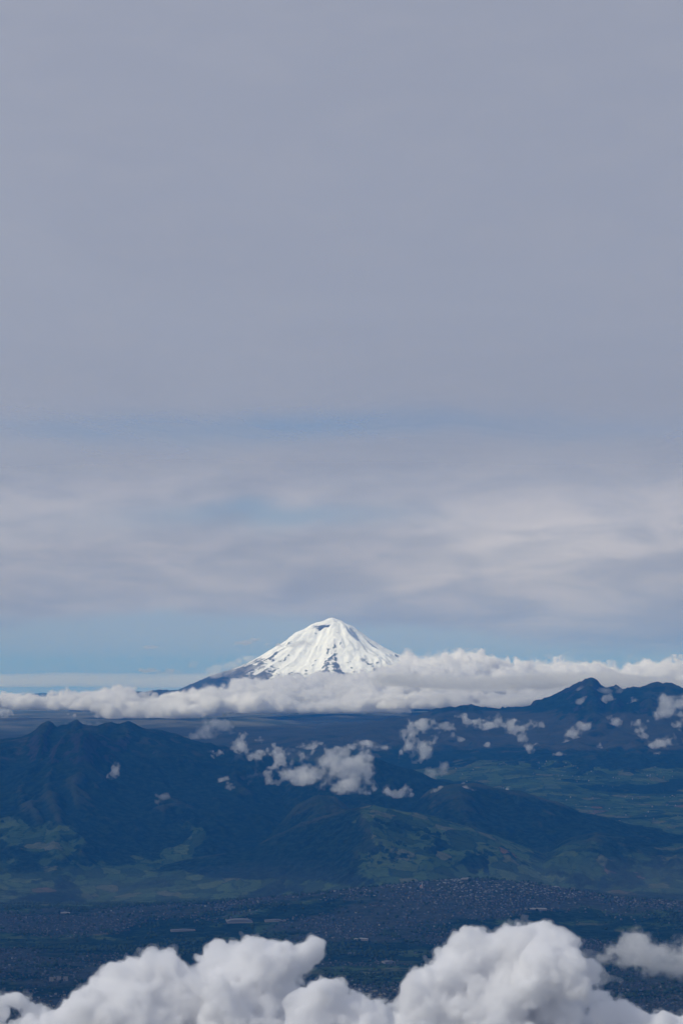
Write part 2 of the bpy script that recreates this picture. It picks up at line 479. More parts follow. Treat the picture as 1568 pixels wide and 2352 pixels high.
zr = [(340, 415), (380, 400), (430, 379), (480, 376), (520, 372), (570, 363), (600, 356), (640, 372), (700, 375), (780, 374), (860, 370), (880, 352), (940, 322), (1000, 302), (1040, 288),
      (1070, 266), (1090, 258), (1110, 246), (1128, 233), (1146, 229), (1166, 238), (1190, 268), (1215, 287), (1240, 272), (1262, 270), (1290, 284), (1320, 280), (1345, 273), (1375, 274),
      (1400, 263), (1430, 256), (1470, 258), (1500, 254), (1530, 268), (1568, 282), (1700, 330), (1900, 380), (2300, 430)]
right_pts = [(784 + a * 0.5, 1442.6 + b * 0.5) for a, b in zr]
make_range('mountain', 'craggy mountain at the right rising out of the cloud bank', right_pts, 39000, 8200, 4200, 40, 12,
           rough=0.30, power=2.1, fields=0.5, moor_z=(3300, 3700), moor=0.8, rock=1.2, jag=60, er=dict(n=26000, steps=60, rounds=8, lim=130.0))

make_range('hill', 'long low moorland ridge between the two mountains', [(430, 1730), (530, 1694), (632, 1680), (664, 1670), (744, 1661), (830, 1659), (910, 1656), (1000, 1652), (1100, 1660), (1250, 1675)],
           41000, 5200, 3000, 55, 22, rough=0.10, power=1.4, moor_z=(3100, 3700), er=dict(n=9000, steps=40, rounds=4))
make_range('hill', 'dark wooded ridge rising behind the bright small cloud', [(600, 1850), (660, 1800), (720, 1772), (780, 1752), (830, 1742), (858, 1741), (900, 1757), (950, 1771), (1000, 1790), (1060, 1806), (1130, 1828), (1220, 1856), (1330, 1890)],
           28500, 3000, 1800, 28, 32, rough=0.28, power=1.3, fields=0.1, moor_z=(5000, 6000), spur=0.6, er=dict(n=14000, steps=50, rounds=6, lim=110.0))
make_range('hill', 'long wooded ridge falling to the right edge in front of the green fields', [(940, 1860), (990, 1812), (1040, 1802), (1090, 1800), (1150, 1813), (1200, 1819), (1240, 1832), (1290, 1845), (1330, 1866), (1390, 1878), (1440, 1896), (1500, 1905), (1568, 1928), (1750, 1960)],
           27000, 3000, 1500, 26, 36, rough=0.26, power=1.1, moor_z=(5000, 6000), spur=0.6, er=dict(n=14000, steps=50, rounds=6, lim=110.0),
           field_fn=lambda X, Y, Z, sl: 0.62 * (1 - sst(Z, 2780, 2960)))
make_range('hill', 'low wooded spur with scattered clearings above the right part of the town', [(1180, 2010), (1250, 1960), (1310, 1925), (1370, 1912), (1430, 1922), (1500, 1940), (1568, 1938), (1650, 1930), (1800, 1950)],
           25200, 1800, 1300, 22, 38, rough=0.24, power=1.1, moor_z=(5000, 6000), spur=0.6, er=dict(n=10000, steps=50, rounds=5, lim=90.0),
           field_fn=lambda X, Y, Z, sl: 0.5 + 0 * Z)
def hill_fields(X, Y, Z, sl):
    return np.maximum(0.60 * (1 - 0.5 * sst(sl, 0.4, 0.8)) * (0.35 + 0.65 * sst(xpx(X, Y), 770, 840)), 0.58 * (1 - sst(Z, 2640, 2760)))
make_range('hill', 'patchwork farmland hill with pale and green fields in front of the wooded ridge', [(560, 1960), (640, 1915), (720, 1882), (770, 1866), (810, 1857), (850, 1851), (900, 1858), (960, 1868), (1010, 1881), (1070, 1898), (1134, 1921),
           (1234, 1956), (1320, 1985), (1420, 2010)], 24800, 1900, 1300, 18, 42, rough=0.26, power=1.0, field_fn=hill_fields, moor_z=(5000, 6000), er=dict(n=12000, steps=50, rounds=4))
make_range('hill', 'rounded wooded hill below the brightest small cloud', [(560, 1990), (620, 1920), (680, 1850), (730, 1826), (770, 1832), (830, 1880), (900, 1960), (960, 2020)],
           25800, 2400, 1300, 20, 52, rough=0.34, power=1.15, spur=0.6, fields=0.0, moor_z=(5000, 6000), er=dict(n=12000, steps=50, rounds=4))
make_range('hill', 'faint blue far hill on the left horizon', [(-200, 1612), (0, 1600), (70, 1594), (100, 1590), (140, 1597), (250, 1606), (420, 1600), (520, 1606), (700, 1612)],
           85000, 6000, 6000, 260, 62, rough=0.1, power=1.2, moor_z=(3300, 3700), er=dict(n=500, steps=10, rounds=1), base_fn=lambda x, y: 3700 + 0 * x)

# ------------------------------------------------------------------ volcano
VY = 58000.0
zv = [(40, 552), (130, 512), (250, 462), (330, 438), (430, 402), (500, 362), (600, 302), (680, 254), (720, 230), (760, 203), (800, 186), (835, 175), (878, 159), (925, 176),
      (990, 208), (1035, 240), (1080, 272), (1150, 315), (1220, 350), (1275, 378), (1380, 425), (1500, 470), (1640, 510)]
vp = [((600 + 0.70153 * a) * 0.62720, (2150 + 0.70153 * b) * 0.62720) for a, b in zv]
vx_, vz_ = skyline(vp, VY)
VX0 = at(762, 1420, VY)[0]
cell = 23.0
xs = np.arange(VX0 - 5200, VX0 + 5200, cell); ys = np.arange(VY - 4300, VY + 4300, cell)
X, Y = np.meshgrid(xs, ys)
dx = X - VX0; dy = Y - VY
r = np.hypot(dx, dy)
prL = lambda q: np.interp(VX0 - q, vx_, vz_)
prR = lambda q: np.interp(VX0 + q, vx_, vz_)
ang = np.arctan2(dy, dx)
wL = 0.5 - 0.5 * np.cos(ang); wL = sst(wL, 0.0, 1.0)
# steeper towards the viewer so that the flank is short of the cloud bank
rr = r * (1 + 0.05 * np.abs(np.sin(ang)))
wob = 1 + 0.10 * fbm(np.cos(ang) * 2.2, np.sin(ang) * 2.2, 1.0, 3, 0.5, 71) * sst(np.abs(np.sin(ang)), 0.1, 0.5)
h = prL(rr * wob) * wL + prR(rr * wob) * (1 - wL)
h = np.where(r > 4800, h - (r - 4800) * 0.4, h)
env = sst(r, 150, 900)
# buttresses running down from the rim
rib = fbm(ang * 3.6 + 0.5 * fbm(dx, dy, 1500, 3, 0.5, 77), r / 5200.0, 1.0, 4, 0.55, 81, ridged=True)
facing = sst(np.abs(np.sin(ang)), 0.10, 0.55)
h = h + 60 * env * (rib - rib.mean()) * facing
def spur_line(a0, amp, wl, wr, r0, r1, twist=0.0):
    d = ang - a0 - twist * (r / 2000.0)
    d = np.arctan2(np.sin(d), np.cos(d)) * np.maximum(r, 150)
    u = np.where(d < 0, np.maximum(1 + d / (wl + 0.14 * r), 0), np.maximum(1 - d / (wr + 0.05 * r), 0))
    u = u * u * (3 - 2 * u) * 0.5 + u * 0.5
    return amp * u * sst(r, r0, r0 + 300) * (1 - sst(r, r1, r1 + 1500))
h = h + spur_line(R(-80), 230, 700, 330, 420, 1700, 0.32)
h = h + spur_line(R(-128), 110, 420, 300, 300, 1700, -0.12)
h = h + spur_line(R(-150), 70, 300, 260, 500, 2400, 0.0) * facing
h = h + spur_line(R(-52), 100, 420, 260, 500, 2300, 0.15) * facing
rg_ = fbm(X, Y, 560, 6, 0.58, 91, ridged=True)
h = h + 66 * (rg_ - rg_.mean()) * sst(r, 200, 700) * (0.12 + 0.88 * facing)
# rock wall below the rim, facing the viewer, with a broken step
dw = np.exp(-(np.abs(dx + 30) / 390) ** 4 - ((dy + 470) / 170) ** 2)
h = h - 70 * dw * (1 + 0.4 * fbm(X, Y, 90, 3, 0.6, 95))
h = h + 10 * fbm(X, Y, 110, 3, 0.6, 99) + 26 * fbm(X, Y, 210, 4, 0.6, 98) * (1 - sst(r, 300, 700))
keep = h.copy()
h = erode(h, cell, n=26000, steps=50, rounds=3, seed=5, er=0.22, cap=2.2, lim=30.0)
sil = np.exp(-(dy / 90) ** 2)
h = h * (1 - 0.9 * sil) + keep * 0.9 * sil
vme = grid_mesh('volcano', X, Y, h)
gy_, gx_ = np.gradient(h, cell)
slope = np.hypot(gx_, gy_)
lap = np.zeros_like(h)
lap[1:-1, 1:-1] = (h[:-2, 1:-1] + h[2:, 1:-1] + h[1:-1, :-2] + h[1:-1, 2:] - 4 * h[1:-1, 1:-1])
for _ in range(2):
    lap[1:-1, 1:-1] = 0.2 * (lap[:-2, 1:-1] + lap[2:, 1:-1] + lap[1:-1, :-2] + lap[1:-1, 2:] + lap[1:-1, 1:-1])
attr(vme, 'wall', dw)
attr(vme, 'streak', fbm(ang * 9.0 + 0.9 * fbm(X, Y, 900, 3, 0.5, 61), r / 1500.0, 1.0, 5, 0.6, 63))
attr(vme, 'steep', np.clip(slope, 0, 2))
attr(vme, 'crest', np.clip(-lap / 14.0, -1, 1))
attr(vme, 'east', sst(-dx, 300, 2600))

def volcano_material():
    m = bpy.data.materials.new('snow_and_rock')
    m.use_nodes = True
    t = NT(m.node_tree)
    pos = t.n('ShaderNodeNewGeometry').outputs['Position']
    sep = t.n('ShaderNodeSeparateXYZ'); t.put(sep.inputs[0], pos)
    km = t.vmul(pos, (0.001, 0.001, 0.001))
    km2 = t.vmul(pos, (0.0014, 0.0014, 0.0032))
    A = lambda nm: t.n('ShaderNodeAttribute', attribute_name=nm).outputs['Fac']
    fine = t.noise(km, 22, 6, 0.68)
    mid = t.noise(km2, 3.2, 6, 0.62, 0.4)
    strata = t.noise(t.vmul(pos, (0.0030, 0.0030, 0.011)), 1.6, 4, 0.6)
    # snow line: rock shows on ribs low on the cone and in the wall
    z = sep.outputs[2]
    lowz = t.sstep(z, 4430, 5350, 1.0, 0.0, 'LINEAR')
    v = t.m('ADD', t.m('MULTIPLY', lowz, t.m('ADD', 0.55, t.m('MULTIPLY', A('east'), 0.62))), t.m('ADD', t.m('MULTIPLY', A('crest'), 0.16), t.m('MULTIPLY', A('streak'), 0.62)))
    v = t.m('ADD', v, t.m('MULTIPLY', t.m('SUBTRACT', mid, 0.5), 1.15))
    v = t.m('ADD', v, t.m('MULTIPLY', t.m('SUBTRACT', fine, 0.5), t.m('ADD', 0.7, t.m('MULTIPLY', A('east'), 0.9))))
    v = t.m('ADD', v, t.m('MULTIPLY', t.m('SUBTRACT', A('steep'), 0.62), 0.35))
    rockm = t.sstep(v, 0.47, 0.60)
    wall = t.m('MULTIPLY', A('wall'), t.sstep(t.m('ADD', strata, t.m('MULTIPLY', t.m('SUBTRACT', fine, 0.5), 0.5)), 0.36, 0.46))
    rockm = t.m('MAXIMUM', rockm, t.sstep(wall, 0.28, 0.45))
    snow = t.mix(t.sstep(mid, 0.35, 0.7), (0.76, 0.79, 0.84), (0.82, 0.85, 0.89))
    rock = t.mix(t.sstep(fine, 0.3, 0.7), (0.040, 0.036, 0.036), (0.100, 0.088, 0.082))
    c = t.mix(t.m('MULTIPLY', rockm, 0.92), snow, rock)
    # bare dark foot
    bare = t.sstep(t.m('ADD', z, t.m('ADD', t.m('MULTIPLY', t.m('SUBTRACT', mid, 0.5), 480.0), t.m('MULTIPLY', A('east'), -120.0))), 4320, 4420, 1.0, 0.0)
    c = t.mix(bare, c, t.mix(t.sstep(fine, 0.3, 0.7), (0.026, 0.028, 0.026), (0.055, 0.052, 0.045)))
    bs = t.n('ShaderNodeBsdfDiffuse'); t.put(bs.inputs[0], c); bs.inputs[1].default_value = 0.5
    bm = t.n('ShaderNodeBump'); bm.inputs['Strength'].default_value = 0.55; bm.inputs['Distance'].default_value = 30
    t.put(bm.inputs['Height'], t.m('ADD', t.m('MULTIPLY', fine, 0.7), t.m('MULTIPLY', mid, 1.2)))
    t.put(bs.inputs['Normal'], bm.outputs[0])
    o = t.n('ShaderNodeOutputMaterial'); t.put(o.inputs[0], bs.outputs[0])
    return m
volcano = new_obj('volcano', vme, [volcano_material()], kind='structure', label='snow covered volcano cone standing above the cloud bank')
print('terrain', round(time.time() - T0, 1))

# ------------------------------------------------------------------ town
def plain(name, c0, c1=None, wl=0.2, at_=None):
    m = bpy.data.materials.new(name)
    m.use_nodes = True
    t = NT(m.node_tree)
    bs = t.n('ShaderNodeBsdfDiffuse')
    if at_:
        a = t.n('ShaderNodeAttribute', attribute_name='tint')
        rp = t.n('ShaderNodeValToRGB'); rp.color_ramp.interpolation = 'CONSTANT'
        e = rp.color_ramp.elements
        for i, (p, c) in enumerate(at_):
            if i < 2:
                e[i].position = p; e[i].color = (*c, 1)
            else:
                k = e.new(p); k.color = (*c, 1)
        t.put(rp.inputs[0], a.outputs['Fac'])
        t.put(bs.inputs[0], rp.outputs[0])
    else:
        pos = t.n('ShaderNodeNewGeometry').outputs['Position']
        t.put(bs.inputs[0], t.mix(t.noise(pos, wl, 4, 0.6), c0, c1 or tuple(x * 0.7 for x in c0)))
    o = t.n('ShaderNodeOutputMaterial'); t.put(o.inputs[0], bs.outputs[0])
    return m
WALLS = plain('town_walls', None, at_=[(0.0, (0.053, 0.058, 0.058)), (0.35, (0.085, 0.090, 0.090)), (0.62, (0.127, 0.137, 0.136)), (0.78, (0.079, 0.065, 0.054)), (0.90, (0.212, 0.232, 0.233)), (0.97, (0.190, 0.166, 0.109))])
ROOFS = plain('town_roofs', None, at_=[(0.0, (0.043, 0.047, 0.052)), (0.30, (0.065, 0.071, 0.073)), (0.55, (0.062, 0.041, 0.032)), (0.68, (0.090, 0.101, 0.106)), (0.84, (0.034, 0.038, 0.039)), (0.965, (0.238, 0.266, 0.278))])
hide_x = [-200, 0, 60, 110, 170, 230, 300, 400, 480, 560, 700, 735, 745, 760, 800, 900, 935, 940, 1010, 1050, 1140, 1220, 1290, 1350, 1385, 1390, 1560, 1800]
hide_y = [2290, 2290, 2285, 2330, 2310, 2250, 2200, 2160, 2140, 2135, 2130, 2150, 2260, 2250, 2290, 2320, 2300, 2200, 2150, 2115, 2100, 2092, 2120, 2140, 2150, 2150, 2130, 2130]
rt = np.random.default_rng(77)
NB = 330000
u = rt.random(NB); hy = (13000 ** 2 + (24300 ** 2 - 13000 ** 2) * u) ** 0.5
hx = (rt.random(NB) * 2 - 1) * (0.155 * hy)
tm = town_mask(hx, hy)
tm = tm * (0.72 + 0.75 * fbm(hx, hy, 520, 4, 0.6, 141))
# blocks and streets: two turning grids
th = 0.5 * vnoise(hx / 2600, hy / 2600) + 0.3
gu = hx * np.cos(th) + hy * np.sin(th); gv = -hx * np.sin(th) + hy * np.cos(th)
street = (np.abs((gu / 95) % 1 - 0.5) < 0.42) & (np.abs((gv / 62) % 1 - 0.5) < 0.38) & (np.abs((gu / 1150 + 0.15 * vnoise(gv / 1500, gv * 0)) % 1 - 0.5) > 0.022) & (np.abs((gv / 1500 + 0.1) % 1 - 0.5) > 0.020)
ok = street & (rt.random(NB) < np.clip((tm - 0.22) * 0.8, 0, 0.5)) & (tm > 0.24)
hx, hy, th, tm = hx[ok], hy[ok], th[ok], tm[ok]
hz = ground_z(hx, hy)
order = np.argsort(hy)
hx, hy, hz, th = hx[order], hy[order], hz[order], th[order]
hpx = xpx(hx, hy); hpy = HY + (EYE_Z - hz) / hy * FPX
seen = (hpx > 4) & (hpx < 1564) & (hpy < np.interp(hpx, hide_x, hide_y) - 8) & (hpy < 2345)
pick = np.nonzero(seen)[0][:300]
rest = np.ones(len(hx), bool); rest[pick] = False
def house_arrays(n, gab, r):
    """unit houses: walls box and roof, width, length, height random"""
    w_ = r.uniform(3.5, 7, n); l_ = r.uniform(4, 9, n); h_ = r.choice([3.2, 3.2, 6.0, 6.0, 9.0], n) * r.uniform(0.9, 1.15, n)
    g_ = np.where(gab, h_ + w_ * 0.42, h_ + 0.35)
    o = 0.5
    V = np.zeros((n, 14, 3))
    for k, (a, b) in enumerate(((-1, -1), (1, -1), (1, 1), (-1, 1))):
        V[:, k] = np.stack([a * w_, b * l_, 0 * w_ - 6], 1)
        V[:, 4 + k] = np.stack([a * w_, b * l_, h_], 1)
        V[:, 8 + k] = np.stack([a * (w_ + o), b * (l_ + o), h_ + 0.02], 1)
    V[:, 12] = np.stack([0 * w_, -(l_ + o), g_], 1); V[:, 13] = np.stack([0 * w_, l_ + o, g_], 1)
    wf = np.array([[0, 1, 5, 4], [1, 2, 6, 5], [2, 3, 7, 6], [3, 0, 4, 7]])
    rf = np.array([[8, 12, 13, 11], [9, 10, 13, 12], [8, 9, 12, 12], [10, 11, 13, 13]])
    return V, wf, rf
gab = rt.random(len(hx)) < 0.45
V, wf, rf = house_arrays(int(rest.sum()), gab[rest], rt)
c, s_ = np.cos(th[rest])[:, None], np.sin(th[rest])[:, None]
VX = V[..., 0] * c - V[..., 1] * s_ + hx[rest][:, None]; VYY = V[..., 0] * s_ + V[..., 1] * c + hy[rest][:, None]; VZ = V[..., 2] + hz[rest][:, None]
n_ = len(VX); off = (np.arange(n_) * 14)[:, None, None]
quads = (np.concatenate([wf, rf[:2]])[None] + off)
tris = np.array([[8, 9, 12], [10, 11, 13]])[None] + off
tri_all = np.concatenate([quads[:, :, [0, 1, 2]], quads[:, :, [0, 2, 3]], tris], 1)
mi = np.tile(np.array([0, 0, 0, 0, 1, 1, 0, 0, 0, 0, 1, 1, 0, 0]), n_)
hm_ = mesh_np('houses', np.stack([VX, VYY, VZ], -1).reshape(-1, 3), tri_all.reshape(-1, 3), smooth=False, mat_idx=mi)
tint = rt.random(n_)
rz = np.exp(-((hpx[rest] - 1120) / 170) ** 2) * sst(hy[rest], 20300, 21100)
tint = np.where((tint > 0.89) & (rt.random(n_) < 0.85), 0.3, tint)
tint = np.where(rt.random(n_) < 0.40 * rz, 0.93, tint)
attr(hm_, 'tint', np.repeat(tint, 14))
new_obj('houses', hm_, [WALLS, ROOFS], kind='stuff', label='tens of thousands of small houses covering the valley floor')
protos = []
for k in range(12):
    V, wf, rf = house_arrays(1, np.array([k % 2 == 0]), rt)
    q_ = np.concatenate([wf, rf[:2]])
    tr_ = np.concatenate([q_[:, [0, 1, 2]], q_[:, [0, 2, 3]], [[8, 9, 12], [10, 11, 13]]])
    me = mesh_np('house', V[0], tr_, smooth=False, mat_idx=np.array([0, 0, 0, 0, 1, 1, 0, 0, 0, 0, 1, 1, 0, 0]))
    me.materials.append(WALLS); me.materials.append(ROOFS)
    attr(me, 'tint', np.full(14, (k * 0.618 + 0.13) % 1.0))
    protos.append(me)
for i in pick:
    o = new_obj('house', protos[int(rt.integers(12))], label='tiny pale house among the nearest streets seen beside the bottom clouds', category='house', group='nearest houses of the town')
    o.location = (float(hx[i]), float(hy[i]), float(hz[i])); o.rotation_euler[2] = float(th[i])

def on_ground(px, py):
    ys = np.linspace(13000, 26000, 2600)
    p = np.stack([at(px, py, y) for y in ys])
    below = p[:, 2] < ground_z(p[:, 0], p[:, 1])
    k = int(np.argmax(below)) if below.any() else len(ys) - 1
    return p[k, 0], p[k, 1], float(ground_z(p[k, 0], p[k, 1]))

M_WHITE = plain('white_metal_roof', (0.34, 0.35, 0.36)); M_GREYR = plain('grey_metal_roof', (0.15, 0.155, 0.165)); M_CREAM = plain('cream_render', (0.22, 0.21, 0.20)); M_TILE = plain('tiled_roof', (0.30, 0.13, 0.09))
def big_building(name, label, cat, px, py, w_, l_, h_, rise, rot=0.2, roof=None, arch=False, tower=0, group=None):
    x, y, z = on_ground(px, py)
    root = bpy.data.objects.new(name, None); C.objects.link(root)
    root.location = (x, y, z); root.rotation_euler[2] = rot
    root['label'] = label; root['category'] = cat
    if group: root['group'] = group
    new_obj('wall', box_mesh('wall', -w_ / 2, w_ / 2, -l_ / 2, l_ / 2, -8, h_), [M_CREAM], root)
    k = 9 if arch else 3
    u = np.linspace(-1, 1, k); prof = rise * (np.sqrt(np.maximum(1 - u * u, 0)) if arch else 1 - np.abs(u))
    v = [(a * (w_ / 2 + 1), sgn * (l_ / 2 + 1), h_ + 0.1 + b) for sgn in (-1, 1) for a, b in zip(u, prof)]
    f = [(i, i + 1, k + i + 1, k + i) for i in range(k - 1)]
    # gable ends
    for base in (0, k):
        for i in range(1, k - 1):
            f.append((base, base + i, base + i + 1, base + i + 1))
    f = [tuple(q) for q in f]
    me = bpy.data.meshes.new('roof'); me.from_pydata(v, [], [q[:3] if q[2] == q[3] else q for q in f]); me.update()
    new_obj('roof', me, [roof or M_WHITE], root)
    if tower:
        new_obj('tower', box_mesh('tower', -4, 4, -l_ / 2 - 8, -l_ / 2, -8, tower), [M_WHITE], root)
    return root
def box_mesh(name, x0, x1, y0, y1, z0, z1):
    v = [(x, y, z) for x in (x0, x1) for y in (y0, y1) for z in (z0, z1)]
    f = [(0, 1, 3, 2), (4, 6, 7, 5), (0, 4, 5, 1), (2, 3, 7, 6), (0, 2, 6, 4), (1, 5, 7, 3)]
    return mesh_np(name, v, f, smooth=False)
big_building('sports_hall', 'large pale hall with a round roof left of centre in the town', 'hall', 550, 2119, 180, 120, 9, 14, 0.1, M_GREYR, arch=True)
big_building('warehouse', 'long white shed left of the round roofed hall', 'warehouse', 420, 2139, 170, 60, 8, 4, 0.15, M_GREYR)
big_building('warehouse', 'low grey shed right of the round roofed hall', 'warehouse', 632, 2117, 150, 60, 9, 5, 0.1, M_GREYR)
big_building('warehouse', 'small white shed at the foot of the tree line at the left', 'warehouse', 150, 2099, 70, 30, 7, 4, 0.0)
big_building('warehouse', 'white shed in the street grid near the centre bottom', 'warehouse', 829, 2161, 95, 40, 11, 5, -0.1)
big_building('warehouse', 'pale striped shed in the streets above the cloud gap', 'warehouse', 892, 2213, 70, 70, 10, 4, 0.3, M_GREYR)
big_building('warehouse', 'small grey shed at the left end of the central street grid', 'warehouse', 809, 2193, 60, 30, 8, 4, 0.0, M_GREYR)
big_building('warehouse', 'white roofed shed shining on top of the hill of houses', 'warehouse', 1069, 2021, 70, 30, 8, 5, 0.0)
big_building('greenhouse', 'long white greenhouse beside the dark grove above the domed cloud', 'greenhouse', 1229, 2089, 160, 60, 4, 3, 0.1)
big_building('warehouse', 'white shed on the right shoulder of the hill of houses', 'warehouse', 1276, 2040, 60, 25, 8, 5, 0.2)
big_building('church', 'pale church with a slim tower on the hill of houses', 'church', 968, 2040, 22, 44, 12, 8, 0.1, M_TILE, tower=34)
for (a, b, lab) in ((118, 2255, 'leftmost of three pale apartment blocks low at the left'), (135, 2253, 'middle of three pale apartment blocks low at the left'), (151, 2254, 'rightmost of three pale apartment blocks low at the left')):
    big_building('apartment_block', lab, 'apartment block', a, b, 26, 20, 24, 1, 0.1, M_GREYR, group='pale apartment blocks')

nf = 260
fy_ = rt.uniform(28300, 33800, nf); fxx = rt.uniform(0.012, 0.135, nf) * fy_
ctr_ = rt.integers(0, 40, nf); kf = rt.random(nf) < 0.6
fxx = np.where(kf, fxx[ctr_] + rt.normal(0, 90, nf), fxx); fy_ = np.where(kf, fy_[ctr_] + rt.normal(0, 110, nf), fy_)
V, wf, rf = house_arrays(nf, rt.random(nf) < 0.5, rt)
V = V * 1.25; fz_ = ground_z(fxx, fy_)
V = V + np.stack([fxx, fy_, fz_ + 3], 1)[:, None]
off = (np.arange(nf) * 14)[:, None, None]
quads = np.concatenate([wf, rf[:2]])[None] + off
tri_all = np.concatenate([quads[:, :, [0, 1, 2]], quads[:, :, [0, 2, 3]], np.array([[8, 9, 12], [10, 11, 13]])[None] + off], 1)
fme = mesh_np('farmhouses', V.reshape(-1, 3), tri_all.reshape(-1, 3), smooth=False, mat_idx=np.tile(np.array([0, 0, 0, 0, 1, 1, 0, 0, 0, 0, 1, 1, 0, 0]), nf))
attr(fme, 'tint', np.repeat(np.where(rt.random(nf) < 0.3, 0.93, 0.65), 14))
new_obj('farmhouses', fme, [WALLS, ROOFS], kind='stuff', label='tiny white farmhouses scattered over the green fields at the right')

# ------------------------------------------------------------------ trees: groves, hedgerows and the tree line on the ridge
NTR = 60000
ty = 13500 + (24500 - 13500) * rt.random(NTR) ** 0.8; tx = (rt.random(NTR) * 2 - 1) * 0.15 * ty
tmk = town_mask(tx, ty); gro = fbm(tx, ty, 420, 4, 0.6, 101)
crest_d = np.abs(ty - (CREST_Y + 350 * fbm(tx, 0 * tx, 3500, 2, 0.5, 21)))
tpx = xpx(tx, ty)
prob = np.where(gro > 0.22, 0.9, 0.0) * (tmk < 0.55) + 0.05 + 0.95 * (crest_d < 160) * (tpx < 760) * (gro > -0.25) + 0.3 * (crest_d < 60)
kk = rt.random(NTR) < prob
tx, ty = tx[kk], ty[kk]; tz = ground_z(tx, ty); nt = len(tx)
ph = (1 + 5 ** 0.5) / 2
iv = np.array([(-1, ph, 0), (1, ph, 0), (-1, -ph, 0), (1, -ph, 0), (0, -1, ph), (0, 1, ph), (0, -1, -ph), (0, 1, -ph), (ph, 0, -1), (ph, 0, 1), (-ph, 0, -1), (-ph, 0, 1)]) / 1.9
jf = np.array([(0, 11, 5), (0, 5, 1), (0, 1, 7), (0, 7, 10), (0, 10, 11), (1, 5, 9), (5, 11, 4), (11, 10, 2), (10, 7, 6), (7, 1, 8), (3, 9, 4), (3, 4, 2), (3, 2, 6), (3, 6, 8), (3, 8, 9), (4, 9, 5), (2, 4, 11), (6, 2, 10), (8, 6, 7), (9, 8, 1)])
rad = rt.uniform(4, 10, nt)
TV = iv[None] * rad[:, None, None] * np.array([1.25, 1.25, 1.3]) * (1 + 0.35 * rt.uniform(-1, 1, (nt, 12, 1))) + np.stack([tx, ty, tz + rad * 0.9], 1)[:, None]
tme = mesh_np('trees', TV.reshape(-1, 3), (jf[None] + (np.arange(nt) * 12)[:, None, None]).reshape(-1, 3), smooth=False)
new_obj('trees', tme, [plain('tree_leaves', (0.020, 0.034, 0.018), (0.036, 0.052, 0.026), 0.05)], kind='stuff', label='dark groves and tree line on the ridge and among the houses')
print('town', len(hx), nt, round(time.time() - T0, 1))

# ------------------------------------------------------------------ cloud builder
def cloud_material(name, density, albedo=(0.9996, 0.9996, 0.9998), skin=0.0, aniso=0.0):
    """light scatters inside; a faint film of mist on the outside"""
    m = bpy.data.materials.new(name)
    m.use_nodes = True
    t = NT(m.node_tree)
    v = t.n('ShaderNodeVolumePrincipled')
    t.put(v.inputs['Color'], albedo)
    v.inputs['Density'].default_value = density
    v.inputs['Anisotropy'].default_value = aniso
    o = t.n('ShaderNodeOutputMaterial')
    t.put(o.inputs['Volume'], v.outputs[0])
    tr = t.n('ShaderNodeBsdfTransparent')
    if skin > 0:
        df = t.n('ShaderNodeBsdfDiffuse'); df.inputs[0].default_value = (0.8, 0.8, 0.82, 1)
        mx = t.n('ShaderNodeMixShader'); mx.inputs[0].default_value = skin
        t.put(mx.inputs[1], tr.outputs[0]); t.put(mx.inputs[2], df.outputs[0])
        t.put(o.inputs['Surface'], mx.outputs[0])
    return m

def tensor(n, m_, off):
    """weights that stretch m_ lattice values smoothly over n samples"""
    u = np.linspace(0, m_ - 3.001, n) + 1.0 - 0.0
    i = np.floor(u).astype(int); f = u - i
    W = np.zeros((n, m_), np.float32)
    w0 = (1 - f) ** 3 / 6; w1 = (3 * f ** 3 - 6 * f ** 2 + 4) / 6; w2 = (-3 * f ** 3 + 3 * f ** 2 + 3 * f + 1) / 6; w3 = f ** 3 / 6
    k = np.arange(n)
    for d, ww in ((-1, w0), (0, w1), (1, w2), (2, w3)):
        j = np.clip(i + d, 0, m_ - 1)
        W[k, j] += ww
    return W

def noise3(shape, cells, r):
    mm = [max(5, int(math.ceil(s)) + 3) for s in cells]
    L = r.uniform(-1, 1, mm).astype(np.float32)
    A = np.tensordot(tensor(shape[0], mm[0], 0), L, (1, 0))
    A = np.tensordot(A, tensor(shape[1], mm[1], 0), (1, 1))
    A = np.tensordot(A, tensor(shape[2], mm[2], 0), (1, 1))
    return A * 2.2

